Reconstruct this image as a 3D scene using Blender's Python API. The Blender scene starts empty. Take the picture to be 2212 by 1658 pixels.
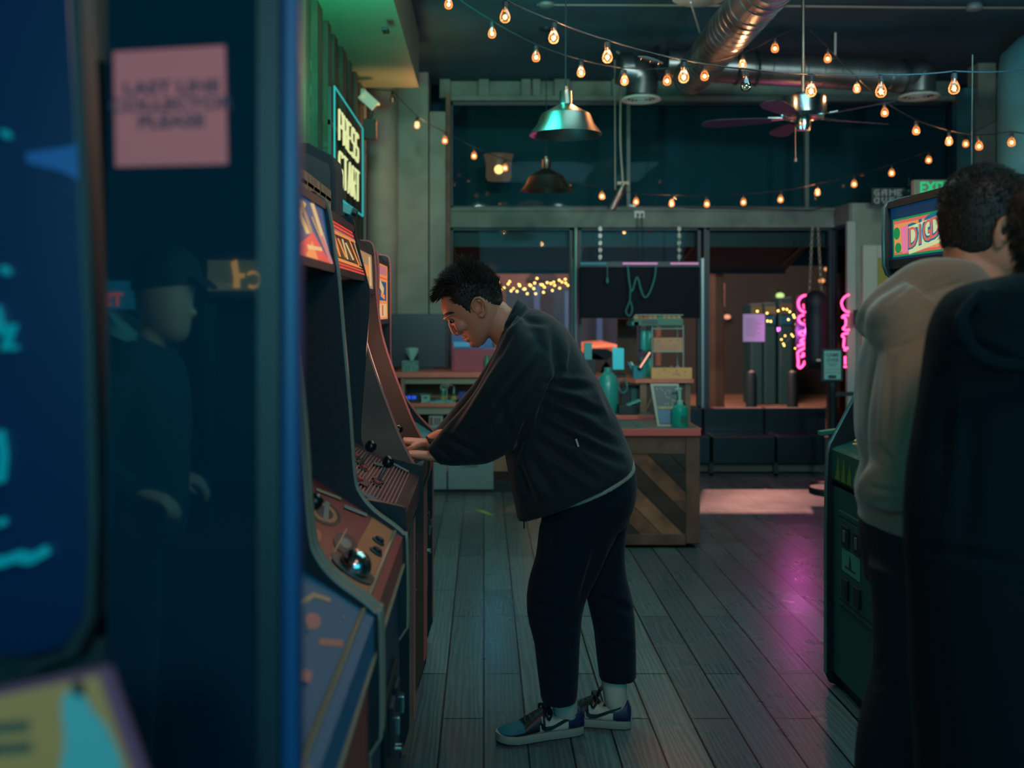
import bpy, bmesh, math, random
from mathutils import Vector, Matrix, noise
from math import sin, cos, pi, radians, sqrt, exp
SC = bpy.context.scene
COL = SC.collection
F = 2150.0; HX = 1045.0; HY = 670.0; EYE = 1.5
def at(px, py, D):
    """the point at distance D in front of the camera seen at photo pixel (px, py)"""
    return Vector(((px-HX)*D/F, D, EYE-(py-HY)*D/F))
def lin(c):
    c = c/255.0
    return c/12.92 if c <= 0.04045 else ((c+0.055)/1.055)**2.4
def rgb(*c): return (lin(c[0]), lin(c[1]), lin(c[2]), 1.0)
MATS = {}
def mat(name, col=(128,128,128), rough=0.6, metal=0.0, emit=None, es=1.0, var=0.0, vscale=8.0, vcol=None,
        bump=0.0, bscale=40.0, spec=0.5, stretch=None, sheen=0.0, alpha=1.0):
    if name in MATS: return MATS[name]
    m = bpy.data.materials.new(name); m.use_nodes = True
    nt = m.node_tree; N = nt.nodes; L = nt.links
    b = N['Principled BSDF']
    b.inputs['Base Color'].default_value = rgb(*col)
    b.inputs['Roughness'].default_value = rough
    b.inputs['Metallic'].default_value = metal
    b.inputs['Specular IOR Level'].default_value = spec
    if sheen: b.inputs['Sheen Weight'].default_value = sheen
    if emit:
        b.inputs['Emission Color'].default_value = rgb(*emit)
        b.inputs['Emission Strength'].default_value = es
    if var or bump:
        tc = N.new('ShaderNodeTexCoord'); mp = N.new('ShaderNodeMapping')
        if stretch: mp.inputs['Scale'].default_value = stretch
        L.new(tc.outputs['Object'], mp.inputs['Vector'])
        if var:
            n = N.new('ShaderNodeTexNoise'); n.inputs['Scale'].default_value = vscale
            n.inputs['Detail'].default_value = 6
            L.new(mp.outputs['Vector'], n.inputs['Vector'])
            cr = N.new('ShaderNodeValToRGB')
            cr.color_ramp.elements[0].position = 0.32; cr.color_ramp.elements[1].position = 0.68
            c1 = rgb(*col); c2 = rgb(*(vcol or tuple(max(0, x*(1-var)) for x in col)))
            cr.color_ramp.elements[0].color = c2; cr.color_ramp.elements[1].color = c1
            L.new(n.outputs['Fac'], cr.inputs['Fac']); L.new(cr.outputs['Color'], b.inputs['Base Color'])
        if bump:
            n2 = N.new('ShaderNodeTexNoise'); n2.inputs['Scale'].default_value = bscale; n2.inputs['Detail'].default_value = 4
            L.new(mp.outputs['Vector'], n2.inputs['Vector'])
            bp = N.new('ShaderNodeBump'); bp.inputs['Strength'].default_value = bump; bp.inputs['Distance'].default_value = 0.01
            L.new(n2.outputs['Fac'], bp.inputs['Height']); L.new(bp.outputs['Normal'], b.inputs['Normal'])
    MATS[name] = m
    return m
def glow(name, col, s=1.0):
    return mat(name, col=(10,10,12), rough=0.4, emit=col, es=s)
def glassmat(name, tint=(200,230,230), refl=0.08, rough=0.02, ior=1.45):
    """thin pane: mostly transparent, with a fresnel reflection"""
    if name in MATS: return MATS[name]
    m = bpy.data.materials.new(name); m.use_nodes = True
    nt = m.node_tree; N = nt.nodes; L = nt.links
    N.remove(N['Principled BSDF'])
    tr = N.new('ShaderNodeBsdfTransparent'); tr.inputs['Color'].default_value = rgb(*tint)
    gl = N.new('ShaderNodeBsdfGlossy'); gl.inputs['Roughness'].default_value = rough
    gl.inputs['Color'].default_value = (0.9,0.95,1,1)
    fr = N.new('ShaderNodeFresnel'); fr.inputs['IOR'].default_value = ior
    ad = N.new('ShaderNodeMath'); ad.operation = 'ADD'; ad.inputs[1].default_value = refl; ad.use_clamp = True
    mx = N.new('ShaderNodeMixShader')
    L.new(fr.outputs['Fac'], ad.inputs[0]); L.new(ad.outputs[0], mx.inputs['Fac'])
    L.new(tr.outputs[0], mx.inputs[1]); L.new(gl.outputs[0], mx.inputs[2])
    L.new(mx.outputs[0], N['Material Output'].inputs['Surface'])
    MATS[name] = m
    return m

class MB:
    """collects shapes and links them as one mesh object; world coordinates"""
    def __init__(s, m=None):
        s.v = []; s.f = []; s.mi = []; s.mats = []; s.k = 0
        if m: s.use(m)
    def use(s, m):
        if m not in s.mats: s.mats.append(m)
        s.k = s.mats.index(m); return s
    def add(s, vs, fs):
        o = len(s.v); s.v += [Vector(p) for p in vs]
        for f in fs: s.f.append([i+o for i in f]); s.mi.append(s.k)
        return s
    def box(s, a, b):
        x0,y0,z0 = [min(a[i],b[i]) for i in range(3)]; x1,y1,z1 = [max(a[i],b[i]) for i in range(3)]
        return s.add([(x0,y0,z0),(x1,y0,z0),(x1,y1,z0),(x0,y1,z0),(x0,y0,z1),(x1,y0,z1),(x1,y1,z1),(x0,y1,z1)],
              [(0,3,2,1),(4,5,6,7),(0,1,5,4),(1,2,6,5),(2,3,7,6),(3,0,4,7)])
    def obox(s, c, dx, dy, dz):
        """oriented box: centre and three half-extent vectors"""
        c = Vector(c); dx=Vector(dx); dy=Vector(dy); dz=Vector(dz); vs=[]
        for k in (-1,1):
            for (i,j) in ((-1,-1),(1,-1),(1,1),(-1,1)): vs.append(c+dx*i+dy*j+dz*k)
        return s.add(vs, [(0,3,2,1),(4,5,6,7),(0,1,5,4),(1,2,6,5),(2,3,7,6),(3,0,4,7)])
    def prism(s, poly, axis, a, b):
        """poly of 2-D points; axis 'y': points are (x,z); 'x': (y,z); 'z': (x,y)"""
        def P(p, t):
            return {'y':(p[0],t,p[1]), 'x':(t,p[0],p[1]), 'z':(p[0],p[1],t)}[axis]
        n = len(poly); vs = [P(p,a) for p in poly]+[P(p,b) for p in poly]
        fs = [list(range(n))[::-1], list(range(n,2*n))]
        for i in range(n): j=(i+1)%n; fs.append((i,j,n+j,n+i))
        return s.add(vs, fs)
    def slab(s, pts, nrm, t):
        """flat polygon (3-D points) with thickness t along nrm"""
        nrm = Vector(nrm).normalized()*t; n = len(pts); pts=[Vector(p) for p in pts]
        vs = pts+[p+nrm for p in pts]
        fs = [list(range(n))[::-1], list(range(n,2*n))]
        for i in range(n): j=(i+1)%n; fs.append((i,j,n+j,n+i))
        return s.add(vs, fs)
    def rings(s, rs, cap=True, closed=False):
        n = len(rs[0]); vs=[p for r in rs for p in r]; fs=[]
        m = len(rs)
        for k in range(m if closed else m-1):
            k2 = (k+1)%m
            for i in range(n):
                j=(i+1)%n; fs.append((k*n+i,k*n+j,k2*n+j,k2*n+i))
        if cap and not closed:
            fs.append(list(range(n))[::-1]); fs.append([(m-1)*n+i for i in range(n)])
        return s.add(vs, fs)
    def tube(s, pts, r, n=8, cap=True, flat=1.0):
        pts=[Vector(p) for p in pts]
        if not hasattr(r,'__len__'): r=[r]*len(pts)
        t0=(pts[1]-pts[0]).normalized()
        up = Vector((0,0,1)) if abs(t0.z)<0.9 else Vector((1,0,0))
        u = t0.cross(up).normalized(); rs=[]
        for i,p in enumerate(pts):
            a=pts[max(0,i-1)]; b=pts[min(len(pts)-1,i+1)]; t=(b-a)
            t = t.normalized() if t.length>1e-9 else t0
            u=(u-t*u.dot(t)); u = u.normalized() if u.length>1e-6 else t.orthogonal().normalized()
            w=t.cross(u)
            rs.append([p+u*(r[i]*cos(2*pi*k/n))+w*(r[i]*flat*sin(2*pi*k/n)) for k in range(n)])
        return s.rings(rs, cap)
    def lathe(s, prof, c, axis=(0,0,1), n=32, cap=True):
        """prof: (radius, height) pairs from one end to the other"""
        ax=Vector(axis).normalized(); u=ax.orthogonal().normalized(); w=ax.cross(u); c=Vector(c)
        rs=[[c+ax*h+u*(max(r,1e-5)*cos(2*pi*k/n))+w*(max(r,1e-5)*sin(2*pi*k/n)) for k in range(n)] for r,h in prof]
        return s.rings(rs, cap)
    def ball(s, c, r, n=16, m=10, sc=(1,1,1)):
        prof=[]; c=Vector(c)
        rs=[]
        for i in range(m+1):
            a=pi*i/m
            rs.append([c+Vector((sc[0]*r*max(sin(a),1e-4)*cos(2*pi*k/n), sc[1]*r*max(sin(a),1e-4)*sin(2*pi*k/n), -sc[2]*r*cos(a))) for k in range(n)])
        return s.rings(rs)
    def torus(s, c, R, r, axis=(0,0,1), n=24, k=8, sc=1.0):
        ax=Vector(axis).normalized(); u=ax.orthogonal().normalized(); w=ax.cross(u); c=Vector(c); rs=[]
        for i in range(n):
            a=2*pi*i/n; d=u*cos(a)+w*sin(a)*sc; p=c+d*R; dn=d.normalized()
            rs.append([p+dn*(r*cos(2*pi*j/k))+ax*(r*sin(2*pi*j/k)) for j in range(k)])
        return s.rings(rs, closed=True)
    def loft(s, secs, n=20, e=2.0):
        """each section (A, B, w): A and B are opposite 3-D points of the ring, w the half width along Y
        optional 4th value: exponent of the superellipse"""
        rs=[]
        for sec in secs:
            A=Vector(sec[0]); B=Vector(sec[1]); w=sec[2]; ee = sec[3] if len(sec)>3 else e
            c=(A+B)/2; a=(B-A)/2; d=a.cross(Vector((0,1,0)))
            side = Vector((0,1,0)) if d.length>1e-9 else Vector((1,0,0))
            ring=[]
            for k in range(n):
                t=2*pi*k/n; ct,st=cos(t),sin(t)
                ring.append(c+a*(abs(ct)**(2/ee)*(1 if ct>=0 else -1))+side*(w*abs(st)**(2/ee)*(1 if st>=0 else -1)))
            rs.append(ring)
        return s.rings(rs)
    def mesh(s, name):
        me=bpy.data.meshes.new(name); me.from_pydata([tuple(p) for p in s.v],[],s.f)
        for m in s.mats: me.materials.append(m)
        if len(s.mats)>1: me.polygons.foreach_set('material_index', s.mi)
        return me
    def build(s, name, parent=None, smooth=None, bevel=0.0, **tags):
        loc = root_loc(parent)
        if parent is None and tags.pop('origin', True) and s.v:
            xs=[p.x for p in s.v]; ys=[p.y for p in s.v]; zs=[p.z for p in s.v]
            loc = Vector(((min(xs)+max(xs))/2,(min(ys)+max(ys))/2,min(zs)))
        s.v=[p-loc for p in s.v]
        me=s.mesh(name)
        bm=bmesh.new(); bm.from_mesh(me); bmesh.ops.recalc_face_normals(bm, faces=bm.faces[:]); bm.to_mesh(me); bm.free()
        o=bpy.data.objects.new(name, me); COL.objects.link(o)
        if parent is None: o.location=loc
        else: o.parent=parent
        if smooth:
            me.polygons.foreach_set('use_smooth',[True]*len(me.polygons)); me.set_sharp_from_angle(angle=radians(smooth))
        if bevel:
            b=o.modifiers.new('b','BEVEL'); b.width=bevel; b.segments=2; b.limit_method='ANGLE'; b.angle_limit=radians(40)
        for k,v in tags.items(): o[k]=v
        return o
def root_loc(o):
    l=Vector((0,0,0))
    while o is not None: l=l+o.location; o=o.parent
    return l
def thing(name, label, cat, loc, group=None):
    o=bpy.data.objects.new(name, None); COL.objects.link(o); o.empty_display_size=0.1
    o.location=Vector(loc); o['label']=label; o['category']=cat
    if group: o['group']=group
    return o
def tag(o, label, cat, group=None):
    o['label']=label; o['category']=cat
    if group: o['group']=group
    return o
def struct(o): o['kind']='structure'; return o
def organic(mb, name, m, parent, voxel=0.008, smooth=8, post=None, factor=0.5, **tags):
    """fuse the overlapping closed shapes of mb into one continuous skin"""
    loc=root_loc(parent); mb.v=[p-loc for p in mb.v]
    mb.mats=[m]; mb.mi=[0]*len(mb.f)
    me=mb.mesh(name)
    bm=bmesh.new(); bm.from_mesh(me); bmesh.ops.recalc_face_normals(bm, faces=bm.faces[:]); bm.to_mesh(me); bm.free()
    o=bpy.data.objects.new(name, me); COL.objects.link(o)
    r=o.modifiers.new('r','REMESH'); r.mode='VOXEL'; r.voxel_size=voxel; r.use_smooth_shade=True
    if smooth:
        q=o.modifiers.new('s','SMOOTH'); q.iterations=smooth; q.factor=factor
    dg=bpy.context.evaluated_depsgraph_get()
    me2=bpy.data.meshes.new_from_object(o.evaluated_get(dg)); o.modifiers.clear(); o.data=me2; me2.name=name
    me2.materials.clear(); me2.materials.append(m)
    if post: post(me2, loc)
    me2.polygons.foreach_set('use_smooth',[True]*len(me2.polygons))
    if parent is not None: o.parent=parent
    for k,v in tags.items(): o[k]=v
    return o
FONT = None
def textmesh(mb, txt, origin, u, v, h, depth=0.002, align='CENTER', sx=1.0, offset=0.0, space=1.0):
    """letters as solid shapes: origin of the baseline, u reading direction, v up, h letter height"""
    cu=bpy.data.curves.new('t','FONT'); cu.body=txt; cu.size=1.0; cu.extrude=0.5; cu.align_x=align
    cu.offset=offset; cu.space_character=space; cu.resolution_u=3
    o=bpy.data.objects.new('t',cu); COL.objects.link(o)
    dg=bpy.context.evaluated_depsgraph_get(); me=bpy.data.meshes.new_from_object(o.evaluated_get(dg))
    u=Vector(u).normalized(); v=Vector(v).normalized(); w=u.cross(v); O=Vector(origin); q=h/0.7
    vs=[O+u*(p.co.x*q*sx)+v*(p.co.y*q)+w*(p.co.z*depth) for p in me.vertices]
    mb.add(vs,[tuple(f.vertices) for f in me.polygons])
    bpy.data.objects.remove(o); bpy.data.curves.remove(cu); bpy.data.meshes.remove(me)
    return mb
def curvepts(ctrl, n=8):
    """Catmull-Rom through the control points"""
    c=[Vector(p) for p in ctrl]; c=[c[0]*2-c[1]]+c+[c[-1]*2-c[-2]]; out=[]
    for i in range(1,len(c)-2):
        for k in range(n):
            t=k/n; a,b,d,e=c[i-1],c[i],c[i+1],c[i+2]
            out.append(0.5*((2*b)+(d-a)*t+(2*a-5*b+4*d-e)*t*t+(3*b-a-3*d+e)*t**3))
    out.append(c[-2]); return out
def artquad(mb, m, O, U, V, pts, n, k=1):
    """flat coloured shape on a printed panel: pts in 0..1 of the panel, lifted k layers"""
    mb.use(m); O=Vector(O);U=Vector(U);V=Vector(V);n=Vector(n).normalized()
    mb.slab([O+U*p[0]+V*p[1]+n*(0.0006*(k-1)) for p in pts], n, 0.0006)
def cablepts(a, b, sag, n=12):
    a=Vector(a); b=Vector(b)
    return [a.lerp(b,t/n)-Vector((0,0,sag*4*(t/n)*(1-t/n))) for t in range(n+1)]
# ---------------------------------------------------------------- setting
WALL=9.6; CEIL=3.71; SOFZ=3.28; LX=-1.0
m_beam = mat('painted_beam',(112,122,112),0.7,var=0.25,vscale=3,bump=0.1)
m_beam2 = mat('painted_post',(128,136,122),0.7,var=0.15,vscale=4,bump=0.1)
m_ceil = mat('dark_ceiling',(38,84,98),0.9,var=0.2,vscale=2)
m_dark = mat('dark_frame',(12,34,42),0.5)
m_black = mat('matt_black',(10,28,34),0.55)
m_gloss = mat('gloss_black',(8,20,26),0.25)
m_chrome = mat('chrome',(190,190,185),0.18,metal=1.0)
m_steel = mat('brushed_steel',(165,150,135),0.32,metal=1.0,var=0.15,vscale=5)
m_galv = mat('galvanised_duct',(150,152,150),0.33,metal=0.9,var=0.3,vscale=5,bump=0.05,bscale=12)
m_white = mat('off_white',(190,190,178),0.6)
def floor_material():
    m=bpy.data.materials.new('floor_boards'); m.use_nodes=True; nt=m.node_tree; N=nt.nodes; L=nt.links; b=N['Principled BSDF']
    tc=N.new('ShaderNodeTexCoord'); mp=N.new('ShaderNodeMapping'); mp.inputs['Rotation'].default_value=(0,0,radians(90))
    L.new(tc.outputs['Object'],mp.inputs['Vector'])
    br=N.new('ShaderNodeTexBrick'); br.inputs['Scale'].default_value=1; br.inputs['Brick Width'].default_value=1.22
    br.inputs['Row Height'].default_value=0.152; br.inputs['Mortar Size'].default_value=0.0042; br.inputs['Mortar Smooth'].default_value=0.2
    br.offset=0.37; br.offset_frequency=2; br.squash_frequency=1
    br.inputs['Color1'].default_value=rgb(96,108,108); br.inputs['Color2'].default_value=rgb(72,84,88)
    br.inputs['Mortar'].default_value=rgb(8,10,10)
    L.new(mp.outputs['Vector'],br.inputs['Vector'])
    mp2=N.new('ShaderNodeMapping'); mp2.inputs['Scale'].default_value=(22,1.1,1); L.new(tc.outputs['Object'],mp2.inputs['Vector'])
    n=N.new('ShaderNodeTexNoise'); n.inputs['Scale'].default_value=3.0; n.inputs['Detail'].default_value=8; n.inputs['Distortion'].default_value=1.6
    L.new(mp2.outputs['Vector'],n.inputs['Vector'])
    w=N.new('ShaderNodeTexWave'); w.wave_type='BANDS'; w.bands_direction='X'; w.inputs['Scale'].default_value=5.0; w.inputs['Distortion'].default_value=14; w.inputs['Detail'].default_value=4
    w.inputs['Detail Scale'].default_value=0.8
    mp3=N.new('ShaderNodeMapping'); mp3.inputs['Scale'].default_value=(3.0,0.22,1); L.new(tc.outputs['Object'],mp3.inputs['Vector']); L.new(mp3.outputs['Vector'],w.inputs['Vector'])
    ad=N.new('ShaderNodeMath'); ad.operation='MULTIPLY'; L.new(n.outputs['Fac'],ad.inputs[0]); L.new(w.outputs['Fac'],ad.inputs[1])
    cr=N.new('ShaderNodeValToRGB'); cr.color_ramp.elements[0].color=(0.72,0.74,0.75,1); cr.color_ramp.elements[1].color=(1.15,1.12,1.08,1)
    cr.color_ramp.elements[0].position=0.05; cr.color_ramp.elements[1].position=0.55
    L.new(ad.outputs[0],cr.inputs['Fac'])
    n3=N.new('ShaderNodeTexNoise'); n3.inputs['Scale'].default_value=2.3; n3.inputs['Detail'].default_value=3; L.new(tc.outputs['Object'],n3.inputs['Vector'])
    mx=N.new('ShaderNodeMix'); mx.data_type='RGBA'; mx.blend_type='MULTIPLY'; mx.inputs['Factor'].default_value=1
    L.new(br.outputs['Color'],mx.inputs['A']); L.new(cr.outputs['Color'],mx.inputs['B']); L.new(mx.outputs['Result'],b.inputs['Base Color'])
    mr=N.new('ShaderNodeMapRange'); mr.inputs['To Min'].default_value=0.20; mr.inputs['To Max'].default_value=0.36
    L.new(n3.outputs['Fac'],mr.inputs['Value']); L.new(mr.outputs['Result'],b.inputs['Roughness'])
    bp=N.new('ShaderNodeBump'); bp.inputs['Strength'].default_value=0.10; bp.inputs['Distance'].default_value=0.003
    sb=N.new('ShaderNodeMath'); sb.operation='SUBTRACT'; L.new(cr.outputs['Color'],sb.inputs[0]); L.new(br.outputs['Fac'],sb.inputs[1])
    L.new(sb.outputs[0],bp.inputs['Height']); L.new(bp.outputs['Normal'],b.inputs['Normal'])
    return m
struct(MB(floor_material()).box((-1.2,-3.0,-0.08),(5.2,WALL+0.12,0)).build('floor',None,origin=False))
struct(MB(m_ceil).box((-1.2,-3.0,CEIL),(5.2,WALL+0.15,CEIL+0.1)).build('ceiling'))
# left wall: old boards standing proud of brick
m_brick=mat('old_brick',(84,92,84),0.85,var=0.55,vscale=9,bump=0.5,bscale=25)
m_oldwood=mat('weathered_boards',(74,66,56),0.85,var=0.6,vscale=6,bump=0.4,bscale=30,stretch=(1,1,0.3))
w=MB(m_brick).box((LX-0.2,0.8,0),(LX,8.3,CEIL))
random.seed(4)
for r in range(24):
    for c in range(36):
        y=1.9+c*0.19+(0.095 if r%2 else 0); z=1.75+r*0.07
        if y<8.2: w.box((LX,y,z),(LX+0.008+random.random()*0.008,y+0.178,z+0.06))
w.use(m_oldwood); y=2.1
while y<8.2:
    wd=0.1+random.random()*0.08; w.box((LX,y,1.3),(LX+0.035+random.random()*0.015,y+wd,SOFZ)); y+=wd+0.16+random.random()*0.1
struct(w.build('wall_left'))
# lowered soffit above the machines
m_sof=mat('soffit_paint',(112,128,108),0.6,var=0.08,vscale=1.5)
struct(MB(m_sof).box((LX,-3.0,SOFZ),(-0.518,7.96,CEIL)).build('ceiling_soffit'))
# left piers between the side wall and the shopfront
p=MB(m_beam2)
A=at(785,0,9.0).x; B=at(850,0,9.0).x
cx=(A+B)/2; 
p.lathe([(0.15,0),(0.15,CEIL)],(at(822,0,9.0).x,9.02,0),n=40)
struct(p.build('trim_1',smooth=40))
q=MB(m_beam2); x0=at(843,0,9.25).x; x1=at(925,0,9.25).x; x2=at(962,0,9.25).x
q.box((-1.3,9.25,0),(x1,WALL+0.1,CEIL)); q.box((x1+0.012,9.27,0),(x2,WALL+0.1,3.35))
q.use(mat('rust_strip',(120,92,74),0.8,var=0.3)).box((x0-0.03,9.23,0),(x0+0.015,9.26,CEIL)).box((x2,9.4,0),(x2+0.04,WALL+0.1,3.55))
struct(q.build('wall_back'))
# shopfront: ledge under the ceiling, middle beam, corner
Xc=3.36
b=MB(m_beam).box((x2,WALL-0.12,3.50),(4.6,WALL+0.12,3.545)).box((x2,WALL,3.545),(4.6,WALL+0.12,CEIL))
for i,(a0,a1) in enumerate(((950,973),(1034,1056),(1126,1146),(1150,1167),(1197,1230),(1322,1335),(2100,2118))):
    pa=at(a0,0,WALL-0.05); pb=at(a1,0,WALL-0.05)
    b.box((pa.x,WALL-0.09,3.53),(pb.x,WALL,CEIL))
struct(b.build('trim_2',bevel=0.004))
b=MB(m_beam).box((x2,WALL-0.10,2.30),(Xc+0.04,WALL+0.05,2.46)).box((x2,WALL-0.13,2.445),(Xc,WALL-0.09,2.475)).box((x2,WALL-0.12,2.29),(Xc,WALL-0.08,2.315))
b.box((Xc,9.225,2.30),(Xc+0.12,WALL,2.48)).box((Xc-.02,9.10,2.30),(Xc-.001,WALL,2.48))
b.use(m_dark).tube([(at(1540,0,WALL-.14).x,WALL-0.14,2.47),(1.9,WALL-0.14,2.475),(2.6,WALL-0.14,2.462),(3.1,WALL-0.14,2.45),(3.35,WALL-0.13,2.5)],0.006)
struct(b.build('trim_3',bevel=0.004))
# upper windows
gl=glassmat('window_glass',(225,238,238),0.0,ior=1.15)
def window(n, xa, xb, za, zb, y, bars=(), fr=0.03):
    r=bpy.data.objects.new('window_%d'%n,None); COL.objects.link(r); r.location=((xa+xb)/2,y,za); r['kind']='structure'
    f=MB(m_dark)
    f.box((xa,y-0.04,za),(xb,y+0.04,za+fr)).box((xa,y-0.04,zb-fr),(xb,y+0.04,zb)).box((xa,y-0.04,za),(xa+fr,y+0.04,zb)).box((xb-fr,y-0.04,za),(xb,y+0.04,zb))
    for bx in bars: f.use(mat('window_bar',(84,92,88),0.5)).box((bx-0.016,y-0.05,za),(bx+0.016,y+0.05,zb))
    f.build('window_frame',r)
    MB(gl).box((xa+fr*.5,y-0.004,za+fr*.5),(xb-fr*.5,y+0.004,zb-fr*.5)).build('window_pane',r)
    return r
X=lambda px,D=WALL: at(px,0,D).x
window(1,x2+0.03,4.5,2.47,3.50,WALL,bars=(X(1356),X(1740)))
m_mull=mat('aluminium_mullion',(130,140,138),0.35,metal=0.8)
# lower shopfront panes
window(2,x2+0.03,X(1236),0.55,2.30,WALL)
window(3,X(1248),X(1512),0.55,2.30,WALL)
window(4,X(1524),X(1795),0.30,2.30,WALL)
mm=MB(m_mull)
mm.tube([(X(1243),WALL-0.06,0.4),(X(1243),WALL-0.06,2.3)],0.022,n=12)
mm.use(mat('teal_mullion',(40,78,84),0.4,metal=0.4)).box((X(1236),WALL-0.03,0.4),(X(1252),WALL+0.04,2.0))
mm.use(m_mull).box((X(1513),WALL-0.05,0.3),(X(1518),WALL+0.03,2.0)).use(m_dark).box((X(1518),WALL-0.05,0.3),(X(1524),WALL+0.03,2.3))
mm.use(m_dark).box((X(1790),WALL-0.05,0.3),(X(1806),WALL+0.03,2.3))
struct(mm.build('trim_4'))
s=MB(mat('sill_board',(60,52,50),0.6)).box((x2,WALL-0.15,0),(Xc,WALL+0.05,0.3)).box((x2,WALL-0.1,0.3),(X(1518),WALL+0.05,0.55))
struct(s.build('wall_sill'))
# returning glass and the wall that comes forward
r=bpy.data.objects.new('window_5',None); COL.objects.link(r); r.location=(Xc,9.3,0.3); r['kind']='structure'
MB(m_dark).box((Xc-0.02,9.52,0.0),(Xc+0.03,WALL,2.3)).box((Xc-0.02,9.1,0.0),(Xc+0.03,9.55,0.3)).box((Xc-0.02,9.1,2.27),(Xc+0.03,9.6,2.3)).build('window_frame',r)
MB(gl).box((Xc-0.003,9.1,0.3),(Xc+0.003,9.55,2.3)).build('window_pane',r)
# the wall beyond the corner with a door
wb=MB(m_beam2).box((Xc+0.0,9.09,0),(4.9,9.22,2.48)).use(mat('post_edge',(150,156,150),0.5)).box((Xc-0.045,9.07,0),(Xc+0.03,9.12,2.31))
struct(wb.build('wall_entry',bevel=0.003))
d=bpy.data.objects.new('door_1',None); COL.objects.link(d); d.location=(3.6,9.05,0); d['kind']='structure'
MB(mat('door_casing',(170,172,158),0.6)).box((X(1862,9.05),9.02,0),(X(1893,9.05),9.09,2.09)).box((X(1893,9.05)+.001,9.021,1.97),(4.5,9.089,2.09)).build('door_frame',d,bevel=0.004)
MB(mat('yellow_door',(150,140,60),0.5)).box((X(1893,9.05),9.04,0),(4.5,9.088,1.97)).use(m_dark).box((X(1905,9.05),9.035,0.9),(4.4,9.05,1.75)).build('door_leaf',d,bevel=0.003)
struct(MB(mat('teal_wall',(50,120,128),0.8,var=0.2,vscale=3)).box((5.0,-3,0),(5.2,WALL,CEIL)).build('wall_right'))
t=MB(mat('teal_wall')).lathe([(0.42,0),(0.42,3.15),(0.40,3.30),(0.30,3.40)],(4.03,6.9,0),n=40)
struct(t.build('trim_5',smooth=40))
t=MB(m_beam2).box((4.42,8.9,0),(4.58,9.09,CEIL)).use(mat('teal_wall')).box((4.32,8.95,0),(4.42,9.09,3.5))
struct(t.build('trim_6'))
# ---------------------------------------------------------------- arcade cabinets along the left wall
m_cabblack=mat('cabinet_black',(8,28,36),0.5,bump=0.08,bscale=60)
m_cabnavy=mat('cabinet_navy',(12,42,66),0.5)
m_tan=mat('cabinet_tan',(120,100,84),0.7,var=0.35,vscale=5,vcol=(88,76,66))
m_tanin=mat('cabinet_brown_side',(76,62,52),0.65)
m_woodf=mat('cabinet_wood_front',(120,84,62),0.6,var=0.35,vscale=4,stretch=(8,8,1))
m_redf=mat('cabinet_red_front',(150,62,56),0.55)
m_tm_grey=mat('t_molding_grey',(128,118,96),0.4)
m_tm_pink=mat('t_molding_pink',(176,92,84),0.4)
m_btn_r=mat('red_button',(170,50,50),0.3)
m_btn_w=mat('cream_button',(196,180,140),0.35)
m_btn_b=mat('blue_button',(20,60,110),0.3)
m_grille=mat('speaker_metal',(70,84,86),0.35,metal=0.7)
PB=[(-.472,1.808),(-.417,1.788),(-.399,1.742),(-.388,1.66),(-.377,1.585),(-.363,1.415),(-.349,1.257),(-.336,1.074),(-.32,1.022),(-.285,.98),(-.236,.944),(-.209,.92),(-.2,.90),(-.198,.70),(-.205,.67),(-.225,.64)]
PC=[(-.46,1.815),(-.442,1.81),(-.432,1.79),(-.42,1.722),(-.391,1.609),(-.38,1.54),(-.393,1.356),(-.411,1.116),(-.404,1.05),(-.366,1.015),(-.222,.985),(-.207,.965),(-.203,.863),(-.215,.83),(-.25,.79)]
PD=[(-.47,1.775),(-.446,1.768),(-.433,1.74),(-.426,1.66),(-.423,1.56),(-.405,1.42),(-.37,1.30),(-.326,1.18),(-.285,1.075),(-.24,.985),(-.215,.95),(-.21,.88),(-.235,.80)]
PE=[(-.47,1.75),(-.44,1.745),(-.424,1.72),(-.42,1.60),(-.42,1.29),(-.402,1.21),(-.365,1.125),(-.29,1.02),(-.219,.945),(-.21,.89),(-.23,.82)]
BACK=-0.93
def smoothprof(p,k=3):
    c=curvepts([(a,0,b) for a,b in p],k); return [(q.x,q.z) for q in c]
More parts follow.
